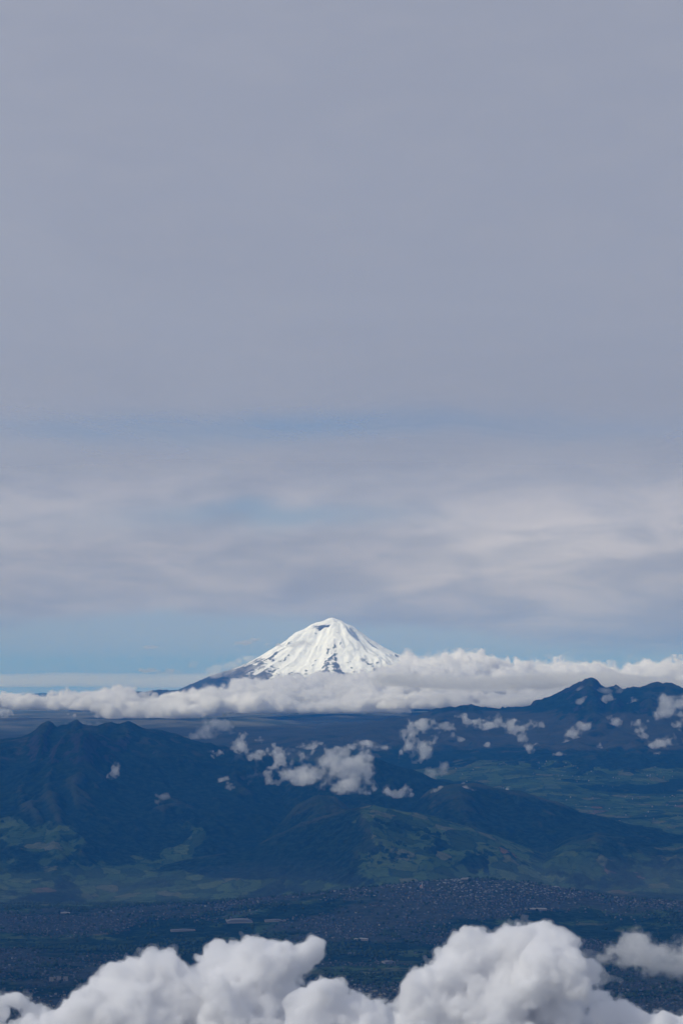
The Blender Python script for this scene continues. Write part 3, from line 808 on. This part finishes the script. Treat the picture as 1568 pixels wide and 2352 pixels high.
def surface_net(F, t, org, h):
    I = F > t
    c = np.zeros(tuple(s - 1 for s in F.shape), np.uint8)
    for a in (0, 1):
        for b in (0, 1):
            for d in (0, 1):
                c += I[a:I.shape[0] - 1 + a, b:I.shape[1] - 1 + b, d:I.shape[2] - 1 + d]
    act = (c > 0) & (c < 8)
    ci, cj, ck = np.nonzero(act)
    if len(ci) == 0:
        return None
    vid = np.full(act.shape, -1, np.int32)
    vid[ci, cj, ck] = np.arange(len(ci))
    acc = np.zeros((len(ci), 3), np.float32); cnt = np.zeros(len(ci), np.float32)
    corners = [(a, b, d) for a in (0, 1) for b in (0, 1) for d in (0, 1)]
    val = {q: F[ci + q[0], cj + q[1], ck + q[2]] for q in corners}
    for q in corners:
        for ax in range(3):
            if q[ax] == 0:
                p = list(q); p[ax] = 1; p = tuple(p)
                a, b = val[q], val[p]
                x = (a > t) != (b > t)
                f = np.where(x, (t - a) / np.where(np.abs(b - a) < 1e-9, 1, b - a), 0)
                pos = np.array(q, np.float32)[None, :].repeat(len(ci), 0)
                pos[:, ax] = f
                acc += pos * x[:, None]; cnt += x
    V = acc / np.maximum(cnt, 1)[:, None] + np.stack([ci, cj, ck], 1)
    V = V * np.array(h, np.float32) + np.array(org, np.float32)
    quads = []
    for ax in range(3):
        sl0 = [slice(1, -1)] * 3; sl1 = [slice(1, -1)] * 3
        sl0[ax] = slice(0, -1); sl1[ax] = slice(1, None)
        a = I[tuple(sl0)]; b = I[tuple(sl1)]
        for flip, msk in ((False, a & ~b), (True, ~a & b)):
            i = list(np.nonzero(msk))
            for k in range(3):
                if k != ax:
                    i[k] = i[k] + 1
            o1, o2 = [(1, 2), (2, 0), (0, 1)][ax]
            def g(d1, d2):
                j = list(i); j[o1] = j[o1] - d1; j[o2] = j[o2] - d2
                return vid[j[0], j[1], j[2]]
            q = [g(1, 1), g(0, 1), g(0, 0), g(1, 0)]
            if flip:
                q = q[::-1]
            quads.append(np.stack(q, 1))
    Q = np.concatenate(quads)
    return V, Q[(Q >= 0).all(1)]

def drop_bits(V, Q, share):
    n = len(V)
    a = np.concatenate([Q[:, 0], Q[:, 1], Q[:, 2]]); b = np.concatenate([Q[:, 1], Q[:, 2], Q[:, 3]])
    par = np.arange(n)
    while True:
        pa, pb = par[a], par[b]
        lo, hi = np.minimum(pa, pb), np.maximum(pa, pb)
        m = lo != hi
        if not m.any():
            break
        np.minimum.at(par, hi[m], lo[m])
        while True:
            pp = par[par]
            if (pp == par).all():
                break
            par = pp
    cnt = np.bincount(par[Q[:, 0]], minlength=n)
    keep = cnt[par[Q[:, 0]]] >= share * cnt.max()
    Q = Q[keep]
    used = np.zeros(n, bool); used[Q] = True
    return V[used], (np.cumsum(used) - 1)[Q]

N_TRI = [0]
def make_cloud(label, group, puffs, Y, mats, vox=3.0, amp=0.42, lam=None, seed=0, levels=(0.0, 0.10, 0.24), base_px=None, depth=1.0, octs=None,
               stretch=(1, 1, 1), gain=0.55, drop=3.0, billow=0.7, min_z=None, name='cloud', bits=0.05):
    """puffs: (px, py, rx, rz[, dy, ry]) on the sheet, radii in sheet pixels, dy in metres; Y the distance ahead"""
    r = np.random.default_rng(seed + 1000)
    mpp = Y / FPX
    P = []
    for p in puffs:
        px, py, rx, rz = p[:4]
        dyy = p[4] if len(p) > 4 else 0.0
        ry = (p[5] if len(p) > 5 else (rx + rz) * 0.5 * depth)
        c = at(px, py, Y + dyy)
        P.append((*c, rx * mpp, ry * mpp, rz * mpp))
    P = np.array(P, np.float32)
    ext = 1.35 + amp * 0.4
    lo = (P[:, :3] - P[:, 3:] * ext).min(0); hi = (P[:, :3] + P[:, 3:] * ext).max(0)
    if min_z is not None:
        lo[2] = max(lo[2], min_z)
    h = np.array([vox * mpp] * 3) * np.array([1, 1.5, 1])
    n = np.maximum(np.ceil((hi - lo) / h).astype(int) + 2, 8)
    # body on a coarse lattice, then stretched
    nc = np.maximum(n // 4, 8)
    ax = [np.linspace(lo[k], lo[k] + h[k] * (n[k] - 1), nc[k]).astype(np.float32) for k in range(3)]
    S = np.zeros(tuple(nc), np.float32); K = 7.0
    for p in P:
        d = np.sqrt(((ax[0] - p[0]) / p[3])[:, None, None] ** 2 + ((ax[1] - p[1]) / p[4])[None, :, None] ** 2 + ((ax[2] - p[2]) / p[5])[None, None, :] ** 2)
        S += np.exp(K * np.clip(1 - d, -2.5, 1))
    S = np.log(np.maximum(S, 1e-9)) / K
    def lin(nf, ncoarse):
        u = np.linspace(0, ncoarse - 1.0001, nf); i = u.astype(int); f = (u - i)
        W = np.zeros((nf, ncoarse), np.float32); k = np.arange(nf)
        W[k, i] += 1 - f; W[k, i + 1] += f
        return W
    F = np.tensordot(lin(n[0], nc[0]), S, (1, 0))
    F = np.tensordot(F, lin(n[1], nc[1]), (1, 1))
    F = np.tensordot(F, lin(n[2], nc[2]), (1, 1))
    if base_px is not None:
        zb = at(CX, base_px, Y)[2]
        zz = lo[2] + h[2] * np.arange(n[2])
        F -= (drop * np.maximum(0, (zb - zz) / (P[:, 5].mean())))[None, None, :].astype(np.float32)
    size = h * n
    L = (lam or float(np.median(P[:, 3:])) / mpp * 1.1) * mpp
    a = amp; st = np.array(stretch)
    k = 0
    while L > 2.2 * h[0] and (octs is None or k < octs):
        q = noise3(tuple(n), size / (L * st), r)
        if k > 0 or billow > 0.9:
            q = billow * (np.abs(q) * 2 - 0.75) + (1 - billow) * q
        F += a * q
        a *= gain; L *= 0.5; k += 1
    F[0] = F[-1] = -9; F[:, 0] = F[:, -1] = -9; F[:, :, 0] = F[:, :, -1] = -9
    ctr = ((lo + hi) / 2).astype(np.float32)
    root = None
    for li, (lev, m) in enumerate(zip(levels, mats)):
        res = surface_net(F, lev, lo - ctr, h)
        if res is None or len(res[1]) < 8:
            continue
        V, Q = drop_bits(*res, bits)
        N_TRI[0] += 2 * len(Q)
        me = mesh_np(name, V, Q, smooth=True)
        me.materials.append(m)
        if root is None:
            root = new_obj(name, me, label=label, category='cloud')
            if group:
                root['group'] = group
            root.location = [float(v) for v in ctr]
        else:
            o = new_obj(['cloud_body', 'cloud_core'][min(li - 1, 1)], me, parent=root)
    return root

# mean free paths shrink towards the core
NA = (0.9958, 0.9958, 0.9970)
NEAR = [cloud_material('near_cloud_fringe', 0.005, NA, skin=0.01), cloud_material('near_cloud_edge', 0.040, NA), cloud_material('near_cloud_body', 0.055, NA)]
WISP = [cloud_material('wisp_edge', 0.0007, skin=0.004), cloud_material('wisp_body', 0.0017), cloud_material('wisp_core', 0.0055)]
BANK = [cloud_material('bank_edge', 0.0014, (0.982, 0.982, 0.987), skin=0.01), cloud_material('bank_body', 0.007, (0.982, 0.982, 0.987)), cloud_material('bank_core', 0.014, (0.982, 0.982, 0.987))]
VEIL = [cloud_material('veil_edge', 0.00025, skin=0.002), cloud_material('veil_body', 0.0005), cloud_material('veil_core', 0.0011)]

SHRED = [cloud_material('shred_edge', 0.0006, (0.80, 0.81, 0.84), skin=0.002), cloud_material('shred_body', 0.0010, (0.80, 0.81, 0.84)), cloud_material('shred_core', 0.0014, (0.80, 0.81, 0.84))]  # low albedo: the shade of these wisps is put into their colour
VEIL0 = cloud_material('far_veil', 0.00006, skin=0.001)
SOFT = [cloud_material('soft_edge', 0.0012, skin=0.006), cloud_material('soft_body', 0.004), cloud_material('soft_core', 0.010)]
G_NEAR = 'big cumulus clouds below the viewpoint'
G_BANK = 'cumulus clouds of the long bank in front of the volcano'
G_MID = 'small ragged clouds over the hills'

# --- foreground
make_cloud('large grey white cumulus at the bottom right with a domed top', G_NEAR,
           [(1085, 2182, 58, 52), (1275, 2195, 62, 52), (1180, 2182, 75, 58), (1230, 2187, 70, 62), (1110, 2197, 70, 55), (1062, 2232, 66, 58), (1300, 2237, 80, 60), (1345, 2247, 50, 50), (985, 2277, 56, 44), (1240, 2222, 110, 80), (1160, 2292, 150, 110), (1290, 2322, 120, 110), (1030, 2322, 90, 60), (960, 2342.8, 75, 55), (1000, 2412.8, 170, 100), (1200, 2412.8, 220, 130), (1390, 2342.8, 80, 50), (1450, 2382.8, 90, 55), (1540, 2397.8, 80, 50), (1640, 2412.8, 90, 70), (1400, 2452.8, 200, 90)],
           9000, NEAR, vox=2.3, amp=0.46, gain=0.62, levels=(-0.09, 0.0, 0.10), lam=80, seed=3, min_z=3050, depth=0.9)
make_cloud('large grey white cumulus at the bottom left leaning to the right', G_NEAR,
           [(702, 2194, 38, 42), (640, 2204, 62, 46), (575, 2207, 60, 46), (488, 2200, 50, 38), (380, 2220, 75, 48), (290, 2262, 80, 55), (560, 2242, 110, 70), (230, 2324.8, 70, 50), (600, 2287, 110, 80), (450, 2302, 140, 90), (640, 2344.8, 100, 90), (350, 2364.8, 160, 90), (160, 2374.8, 80, 45), (500, 2424.8, 220, 110), (200, 2444.8, 160, 80)],
           8200, NEAR, vox=2.3, amp=0.46, gain=0.62, levels=(-0.09, 0.0, 0.10), lam=75, seed=5, min_z=3000, depth=0.9)
make_cloud('small white cloud tuft in the bottom left corner', G_NEAR, [(40, 2300, 50, 28), (70, 2330, 45, 32), (10, 2330, 45, 32), (20, 2390, 100, 50), (-60, 2350, 60, 45)],
           8600, NEAR, vox=2.3, amp=0.46, gain=0.62, levels=(-0.09, 0.0, 0.10), lam=50, seed=9, min_z=3000)
make_cloud('low rounded cloud between the two large bottom cumulus clouds', G_NEAR, [(730, 2300, 55, 45), (700, 2340, 60, 50), (790, 2330, 60, 40), (860, 2350, 70, 40), (740, 2410, 120, 60), (900, 2410, 120, 60)],
           7800, NEAR, vox=2.3, amp=0.46, gain=0.62, levels=(-0.09, 0.0, 0.10), lam=60, seed=13, min_z=3000)
make_cloud('soft grey cloud at the right edge beside the domed cumulus', G_NEAR, [(1405, 2182, 34, 24), (1375, 2200, 26, 16), (1462, 2172, 42, 42), (1430, 2185, 36, 26), (1500, 2188, 40, 34), (1400, 2196, 30, 22), (1540, 2205, 50, 26), (1590, 2185, 50, 44), (1480, 2206, 60, 20), (1640, 2180, 60, 54), (1440, 2212, 50, 14), (1560, 2222, 50, 14)],
           9800, [SOFT[0], SOFT[1], SOFT[2]], levels=(-0.22, -0.05, 0.12), bits=0.02, vox=2.4, gain=0.66, amp=0.62, lam=50, seed=17)
print('near clouds', round(time.time() - T0, 1), N_TRI)

# --- bank in front of the volcano
def row(r, x0, x1, ys, rmin, rmax, n, dys=(0, 1500), flat=0.8):
    out = []
    for i in range(n):
        x = x0 + (x1 - x0) * (i + r.uniform(-0.4, 0.4)) / max(n - 1, 1)
        rad = r.uniform(rmin, rmax)
        y = np.interp(x, [p[0] for p in ys], [p[1] for p in ys]) + r.uniform(-4, 6) + rad * 0.5
        out.append((x, y, rad, rad * flat, r.uniform(*dys), rad * 1.6))
    return out
q = np.random.default_rng(5)
def heap(r, x0, x1, top, bot, rad, dy, layers=4, dens=0.8):
    """heaped puffs: front layers low and near, back layers high and far"""
    out = []
    for L in range(layers):
        f = L / (layers - 1)
        n = int(dens * (x1 - x0) / (rad * 0.62))
        for i in range(n):
            x = x0 + (x1 - x0) * (i + r.uniform(-0.5, 0.5)) / max(n - 1, 1)
            rr_ = rad * r.uniform(0.40, 1.45) * (0.85 + 0.3 * f)
            tp = np.interp(x, [p[0] for p in top], [p[1] for p in top]); bt = np.interp(x, [p[0] for p in bot], [p[1] for p in bot])
            yv = (bt - rr_ * 0.45) * (1 - f) + (tp + rr_ * 0.72) * f + r.uniform(-3, 4)
            yv = max(yv, tp + rr_ * 0.78) + 3
            out.append((x, yv, rr_ * 1.15, rr_ * 0.78, dy[0] + (dy[1] - dy[0]) * f + r.uniform(-200, 200), rr_ * 1.5))
    return out
BK = dict(vox=1.5, amp=0.54, gain=0.70, levels=(-0.20, 0.0, 0.12))
make_cloud('row of small puffy clouds at the left end of the bank', G_BANK,
           heap(q, -90, 240, [(0, 1592), (80, 1598), (130, 1590), (230, 1585)], [(0, 1620), (240, 1628)], 17, (0, 1500), 3), 43000, BANK, lam=22, seed=21, base_px=1630, **BK)
make_cloud('bright cauliflower cloud of the bank behind the left mountain', G_BANK,
           heap(q, 215, 480, [(200, 1590), (240, 1580), (330, 1582), (400, 1592), (480, 1588)], [(215, 1628), (280, 1646), (400, 1642), (480, 1632)], 21, (0, 1900), 4), 42000, BANK, lam=26, seed=22, base_px=1650, **BK)
make_cloud('broad lumpy cloud of the bank at the foot of the snow cone', G_BANK,
           heap(q, 470, 905, [(470, 1588), (530, 1580), (590, 1562), (640, 1556), (700, 1552), (760, 1548), (850, 1542), (905, 1530)], [(470, 1632), (640, 1634), (905, 1627)], 29, (0, 3200), 4), 44500, BANK, lam=32, seed=23, base_px=1636, **BK)
make_cloud('long low grey cloud of the bank to the right of the snow cone', G_BANK,
           heap(q, 890, 1300, [(890, 1532), (930, 1522), (980, 1512), (1030, 1504), (1110, 1508), (1160, 1524), (1230, 1516), (1300, 1524)], [(890, 1600), (1300, 1600)], 34, (0, 4200), 4), 46500, BANK, lam=36, seed=24, base_px=1618, **BK)
make_cloud('distant cloud of the bank behind the craggy right mountain', G_BANK,
           heap(q, 1285, 1700, [(1280, 1524), (1330, 1514), (1420, 1528), (1500, 1521), (1568, 1526), (1700, 1520)], [(1285, 1606), (1700, 1600)], 32, (0, 4000), 4), 47500, BANK, lam=34, seed=25, base_px=1620, **BK)
make_cloud('lower front row of small cumulus right of centre', G_BANK,
           heap(q, 905, 1300, [(905, 1600), (960, 1592), (1050, 1597), (1120, 1590), (1190, 1596), (1300, 1572)], [(905, 1622), (1180, 1624), (1300, 1612)], 18, (0, 1300), 3), 42500, BANK, lam=20, seed=26, base_px=1628, **BK)
make_cloud('flat grey veil lying across the right half of the bank', G_BANK, [(x, 1566 + 6 * math.sin(x * 0.013), 62, 15, 0, 260) for x in range(900, 1560, 55)], 42800,
           [VEIL[0], VEIL[1], VEIL[2]], vox=2.0, amp=0.5, lam=50, seed=27, stretch=(2.5, 2, 1), levels=(-0.1, 0.05, 0.2))
print('bank', round(time.time() - T0, 1), N_TRI)

# --- small clouds
def small(label, puffs, Y, seed, mats=None, amp=0.55, vox=1.6, lam=None, levels=(-0.40, -0.12, 0.16), **k):
    k.setdefault('bits', 0.03); k.setdefault('gain', 0.72); k.setdefault('billow', 0.35)
    r = np.random.default_rng(seed * 7 + 1)
    sub = []
    for p in puffs:
        sub.append((p[0], p[1], p[2] * 0.62, p[3] * 0.62))
        for _ in range(7):
            a, d = r.uniform(0, 6.283), r.uniform(0.25, 0.95) ** 0.7
            q_ = r.uniform(0.20, 0.42)
            sub.append((p[0] + math.cos(a) * d * p[2], p[1] + math.sin(a) * d * p[3], max(p[2] * q_, 3.0), max(p[3] * q_, 2.6), r.uniform(-1, 1) * p[2] * Y / FPX * 0.8))
    puffs = sub
    return make_cloud(label, G_MID, puffs, Y, mats or WISP, vox=vox, amp=amp * 1.9, lam=(lam or 16) * 0.7, seed=seed, levels=levels, **k)
small('bright tumbled cloud over the middle of the valley', [(770, 1775, 50, 36), (735, 1790, 40, 26), (800, 1750, 36, 26), (835, 1738, 26, 20), (800, 1800, 50, 22), (845, 1765, 18, 22), (720, 1775, 24, 18), (830, 1815, 22, 12)], 26500, 31,
      amp=0.5, lam=30)
small('ragged torn cloud trailing left of the bright valley cloud', [(690, 1785, 30, 16), (650, 1775, 26, 16), (640, 1740, 14, 14), (620, 1790, 16, 14), (590, 1745, 14, 20), (575, 1780, 16, 16), (560, 1715, 12, 18), (620, 1725, 22, 10), (660, 1760, 16, 10), (540, 1700, 14, 14)],
      26800, 32, amp=0.8, lam=22)
small('wispy hooked cloud right of centre', [(975, 1665, 26, 12), (940, 1685, 20, 24), (950, 1712, 28, 18), (965, 1735, 20, 18), (990, 1720, 20, 12), (1020, 1672, 22, 10)], 33000, 33, amp=0.7, lam=22)
small('long tattered cloud below the small blue summit', [(1075, 1658, 22, 11), (1110, 1664, 30, 15), (1150, 1662, 34, 18), (1190, 1672, 24, 14), (1195, 1692, 18, 16), (1225, 1664, 18, 11), (1060, 1645, 16, 8)], 33500, 34, amp=0.62, lam=22)
small('thin flat cloud streak above the bright valley cloud', [(800, 1716, 40, 7), (840, 1712, 30, 9), (870, 1716, 28, 8)], 31000, 35, amp=0.5, lam=16)
small('little flat cloud tuft left of the thin streak', [(705, 1714, 20, 7), (725, 1708, 18, 6)], 31000, 36, amp=0.5, lam=14)
small('soft fading cloud below the hooked cloud', [(1015, 1768, 16, 20), (995, 1780, 22, 14)], 30500, 37, amp=0.6, lam=20, mats=[VEIL[2], WISP[0], WISP[1]])
small('small paired cloud over the dark wooded ridge', [(905, 1822, 22, 12), (930, 1822, 20, 12), (890, 1810, 12, 10)], 26800, 38, amp=0.55, lam=16)
small('small cloud puff left of the rounded right valley', [(1000, 1818, 12, 8), (1010, 1812, 8, 6)], 26800, 39, amp=0.6, lam=12)
small('tiny cloud puff on the crest of the wooded ridge', [(1075, 1813, 14, 8), (1095, 1818, 8, 6)], 26800, 40, amp=0.6, lam=12)
small('tiny pale puff over the fields right of the wooded ridge', [(1164, 1816, 9, 8)], 27200, 41, amp=0.6, lam=10)
small('small cloud on the slope under the craggy mountain, slanting down to the left', [(1340, 1668, 20, 12), (1315, 1685, 16, 12), (1300, 1704, 12, 10), (1325, 1700, 10, 8)], 34500, 42, amp=0.65, lam=18)
small('thin puff over the brown slope below the craggy mountain', [(1215, 1720, 14, 9), (1228, 1712, 8, 8)], 33500, 43, amp=0.6, lam=12)
small('small flat puff over the green fields', [(1282, 1734, 16, 7)], 33500, 44, amp=0.5, lam=12)
small('bright rounded cloud at the right edge against the craggy mountain', [(1530, 1618, 30, 20), (1555, 1610, 30, 18), (1525, 1640, 22, 16), (1585, 1615, 34, 26), (1570, 1640, 22, 14)], 34500, 45, amp=0.45, lam=26)
small('cloud scraps on the dark rock face near the right edge', [(1408, 1655, 16, 8), (1425, 1662, 12, 9), (1395, 1648, 10, 6)], 35000, 46, amp=0.6, lam=14)
small('torn vertical cloud scrap near the right edge', [(1470, 1672, 14, 16), (1480, 1690, 12, 10), (1460, 1665, 12, 8)], 34500, 47, amp=0.7, lam=16)
small('slanting ragged cloud low at the right edge', [(1500, 1712, 20, 12), (1525, 1704, 22, 12), (1545, 1696, 18, 10), (1515, 1730, 10, 10)], 34000, 48, amp=0.6, lam=16)
small('faint cloud at the right edge under the bright rounded one', [(1560, 1665, 18, 12), (1580, 1660, 20, 14)], 34500, 49, amp=0.55, lam=14)
small('soft cloud drifting off the right shoulder of the left mountain', [(500, 1668, 26, 16), (470, 1682, 26, 14), (520, 1660, 18, 8), (445, 1690, 22, 8)], 33500, 50, amp=0.6, lam=24, mats=[VEIL[2], WISP[0], WISP[1]])
small('small puff above the left end of the far plain', [(166, 1643, 13, 6)], 40000, 51, amp=0.5, lam=10)
small('small cloud at the left edge below the bank', [(8, 1638, 18, 11), (-14, 1640, 18, 12)], 40000, 52, amp=0.5, lam=14)
small('thin cloud wisp on the dark flank of the left mountain', [(262, 1772, 10, 14), (256, 1782, 9, 8), (270, 1760, 6, 7)], 26800, 53, amp=0.8, lam=12)
small('faint white scrap low on the left mountain', [(372, 1832, 12, 7), (364, 1842, 7, 6)], 26000, 54, amp=0.8, lam=10, mats=[VEIL[2], WISP[0], WISP[1]])
small('small puff right of the left mountain crest', [(495, 1734, 14, 8), (488, 1728, 10, 6)], 27000, 55, amp=0.7, lam=12)
small('left of two tiny puffs over the dark valley', [(512, 1790, 13, 9)], 26800, 56, amp=0.7, lam=10)
small('lower tiny puff over the dark valley', [(527, 1806, 11, 9)], 26800, 57, amp=0.7, lam=10)
small('mist hanging between the summits of the left mountain', [(140, 1668, 14, 10), (195, 1660, 30, 8), (230, 1664, 20, 7)], 30600, 58, amp=0.4, lam=16, mats=[VEIL[1], VEIL[2], WISP[0]])
small('thin cloud clinging under the craggy right summit', [(1338, 1584, 16, 6), (1362, 1580, 14, 6), (1392, 1588, 24, 7), (1420, 1586, 18, 7)], 38500, 59, amp=0.6, lam=16, mats=[VEIL[1], VEIL[2], WISP[0]])
small('veil of cloud between the two right summits', [(1395, 1606, 16, 8), (1450, 1612, 16, 10), (1400, 1620, 12, 6)], 37500, 60, amp=0.7, lam=14)
small('loose cloud scraps between the hooked cloud and the long tattered cloud', [(1035, 1690, 12, 8), (1060, 1700, 9, 6), (1120, 1712, 12, 9), (1080, 1722, 9, 5)], 33000, 71)
small('pale scrap on the right shoulder of the craggy mountain', [(1245, 1665, 9, 11), (1256, 1656, 6, 6)], 35500, 72)
small('small cloud tatter in the middle of the brown right slope', [(1375, 1720, 9, 11)], 34000, 73)
small('tiny cloud tatter lower right of the one on the brown slope', [(1405, 1736, 9, 8)], 34000, 83)
small('cloud scrap low at the right edge below the slanting one', [(1512, 1732, 10, 8), (1500, 1745, 8, 5)], 33500, 74)
small('small scrap beside the dark gully under the right summit', [(1330, 1612, 8, 5), (1350, 1626, 8, 6), (1338, 1604, 5, 4)], 37000, 75)
small('thin vertical streak of mist right of the torn cloud', [(690, 1740, 10, 14), (700, 1760, 12, 10), (675, 1752, 8, 8)], 27200, 76)
small('smoky strand of cloud rising beside the left mountain shoulder', [(560, 1690, 8, 14), (552, 1712, 8, 12), (575, 1735, 10, 14), (600, 1700, 14, 8), (630, 1712, 10, 8)], 28500, 79)
small('faint mist low over the dark wooded ridge', [(860, 1812, 14, 10), (845, 1822, 12, 8)], 27000, 77)
small('small puff left of the soft fading cloud', [(1052, 1812, 10, 9), (1066, 1806, 7, 6)], 27200, 78)
VM = cloud_material('valley_mist', 0.000008, skin=0.0)
vm = make_cloud('thin pale mist lying in the valley behind the town ridge', None, [(x, 2030 + (x - 784) * -0.02, 190, 42, 0, 520) for x in range(-100, 1701, 150)], 23600,
                [VM, VM, VM], vox=9.0, amp=0.3, lam=160, seed=91, levels=(-0.25, 0.05, 0.35))
vm['kind'] = 'stuff'; del vm['category']; vm.name = 'mist'
# thin dark shreds in the clear band of sky
small('thin grey shred of cloud left of the snow summit', [(560, 1477, 26, 5), (585, 1470, 14, 3)], 54000, 61, amp=0.5, lam=12, mats=SHRED)
small('tiny grey shred far left of the snow cone', [(345, 1487, 18, 4)], 54000, 62, amp=0.5, lam=12, mats=SHRED)
small('low grey streak of cloud above the left bank', [(345, 1541, 30, 5), (390, 1543, 34, 4), (440, 1525, 12, 8)], 52000, 63, amp=0.5, lam=12, mats=SHRED)
small('grey streak of cloud crossing the left side of the snow cone', [(655, 1483, 30, 5), (695, 1478, 26, 5), (625, 1482, 18, 4)], 55200, 64, amp=0.5, lam=14, mats=SHRED)
small('cloud veil leaning on the left snow slope', [(540, 1530, 30, 14), (570, 1515, 24, 14), (500, 1545, 34, 12), (590, 1535, 30, 12)], 56500, 65, amp=0.5, lam=20, mats=[VEIL[1], VEIL[2], WISP[0]])
make_cloud('flat hazy far cloud layer on the left horizon', None, [(x, 1566 + 3 * math.sin(x), 120, 15, 0, 300) for x in range(-300, 620, 75)], 90000,
           [VEIL0, VEIL0, VEIL0], vox=3.0, amp=0.3, lam=60, seed=66, stretch=(3, 3, 1))
print('clouds', round(time.time() - T0, 1), N_TRI)

# ------------------------------------------------------------------ high cloud sheet overhead, thick above the town, thinning towards the volcano
def sheet_material():
    m = bpy.data.materials.new('high_cloud')
    m.use_nodes = True
    t = NT(m.node_tree)
    pos = t.n('ShaderNodeNewGeometry').outputs['Position']
    p = t.vmul(pos, (0.0001, 0.00006, 0.0))
    n = t.noise(p, 1.3, 6, 0.5, 0.4)
    n2 = t.noise(p, 0.45, 3, 0.5)
    sep = t.n('ShaderNodeSeparateXYZ'); t.put(sep.inputs[0], pos)
    edge = t.m('ADD', sep.outputs[1], t.m('MULTIPLY', t.m('SUBTRACT', n, 0.5), 16000.0))
    a = t.sstep(edge, 42000, 56000, 1.0, 0.0)
    a = t.m('MULTIPLY', a, t.sstep(t.m('ADD', t.m('MULTIPLY', n, 0.5), t.m('MULTIPLY', n2, 0.5)), 0.35, 0.65, 0.50, 0.64))
    broad = t.noise(t.vmul(pos, (0.00003, 0.00002, 0.0)), 1.0, 3, 0.5)
    fib = t.noise(t.vmul(pos, (0.00012, 0.00004, 0.0)), 2.2, 6, 0.6, 0.8)
    dens_ = t.m('ADD', t.m('MULTIPLY', broad, 0.75), t.m('MULTIPLY', fib, 0.25))
    east_ = t.sstep(sep.outputs[0], -9000, 9000, 0.0, 0.16, 'LINEAR')
    tlc = t.mix(t.sstep(t.m('ADD', dens_, east_), 0.35, 0.70), (0.425, 0.445, 0.50), (0.345, 0.365, 0.425))
    slot = t.m('DIVIDE', t.m('SUBTRACT', t.m('ADD', sep.outputs[1], t.m('MULTIPLY', t.m('SUBTRACT', n, 0.5), 15000.0)), 40400.0), 3000.0)
    slot = t.m('EXPONENT', t.m('MULTIPLY', t.m('MULTIPLY', slot, slot), -1.0))
    a = t.m('MULTIPLY', a, t.m('SUBTRACT', 1.0, t.m('MULTIPLY', t.m('MULTIPLY', slot, t.sstep(sep.outputs[0], -1500, 4500, 1.0, 0.35)), t.sstep(fib, 0.40, 0.62, 0.05, 0.62))))
    tl = t.n('ShaderNodeBsdfTranslucent'); t.put(tl.inputs[0], tlc)
    df = t.n('ShaderNodeBsdfDiffuse'); df.inputs[0].default_value = (0.5, 0.5, 0.52, 1)
    mx = t.n('ShaderNodeMixShader'); mx.inputs[0].default_value = 0.22
    t.put(mx.inputs[1], tl.outputs[0]); t.put(mx.inputs[2], df.outputs[0])
    tr = t.n('ShaderNodeBsdfTransparent')
    m2 = t.n('ShaderNodeMixShader'); t.put(m2.inputs[0], a)
    t.put(m2.inputs[1], tr.outputs[0]); t.put(m2.inputs[2], mx.outputs[0])
    o = t.n('ShaderNodeOutputMaterial'); t.put(o.inputs[0], m2.outputs[0])
    return m
sx_ = np.linspace(-90000, 90000, 120); sy_ = np.linspace(-60000, 58000, 100)
SX, SY = np.meshgrid(sx_, sy_)
SZ = 8000 + 60 * fbm(SX, SY, 9000, 4, 0.5, 44)
new_obj('sky_cloud', grid_mesh('sky_cloud', SX, SY, SZ), [sheet_material()], kind='structure', label='even grey sheet of high cloud filling the upper sky')

# ------------------------------------------------------------------ haze
def box_mesh(name, x0, x1, y0, y1, z0, z1):
    v = [(x, y, z) for x in (x0, x1) for y in (y0, y1) for z in (z0, z1)]
    f = [(0, 1, 3, 2), (4, 6, 7, 5), (0, 4, 5, 1), (2, 3, 7, 6), (0, 2, 6, 4), (1, 5, 7, 3)]
    return mesh_np(name, v, f, smooth=False)
hm = bpy.data.materials.new('haze')
hm.use_nodes = True
t = NT(hm.node_tree)
v = t.n('ShaderNodeVolumePrincipled')
t.put(v.inputs['Color'], (0.040, 0.315, 0.95))
t.put(v.inputs['Absorption Color'], (0.55, 0.62, 1.0))
v.inputs['Density'].default_value = 0.0000142
v.inputs['Anisotropy'].default_value = 0.0
o = t.n('ShaderNodeOutputMaterial'); t.put(o.inputs['Volume'], v.outputs[0])
new_obj('haze', box_mesh('haze', -140000, 140000, -2000, 200000, 2300, 6100), [hm], kind='stuff', label='blue haze filling the valley air')
print('done', round(time.time() - T0, 1), N_TRI)
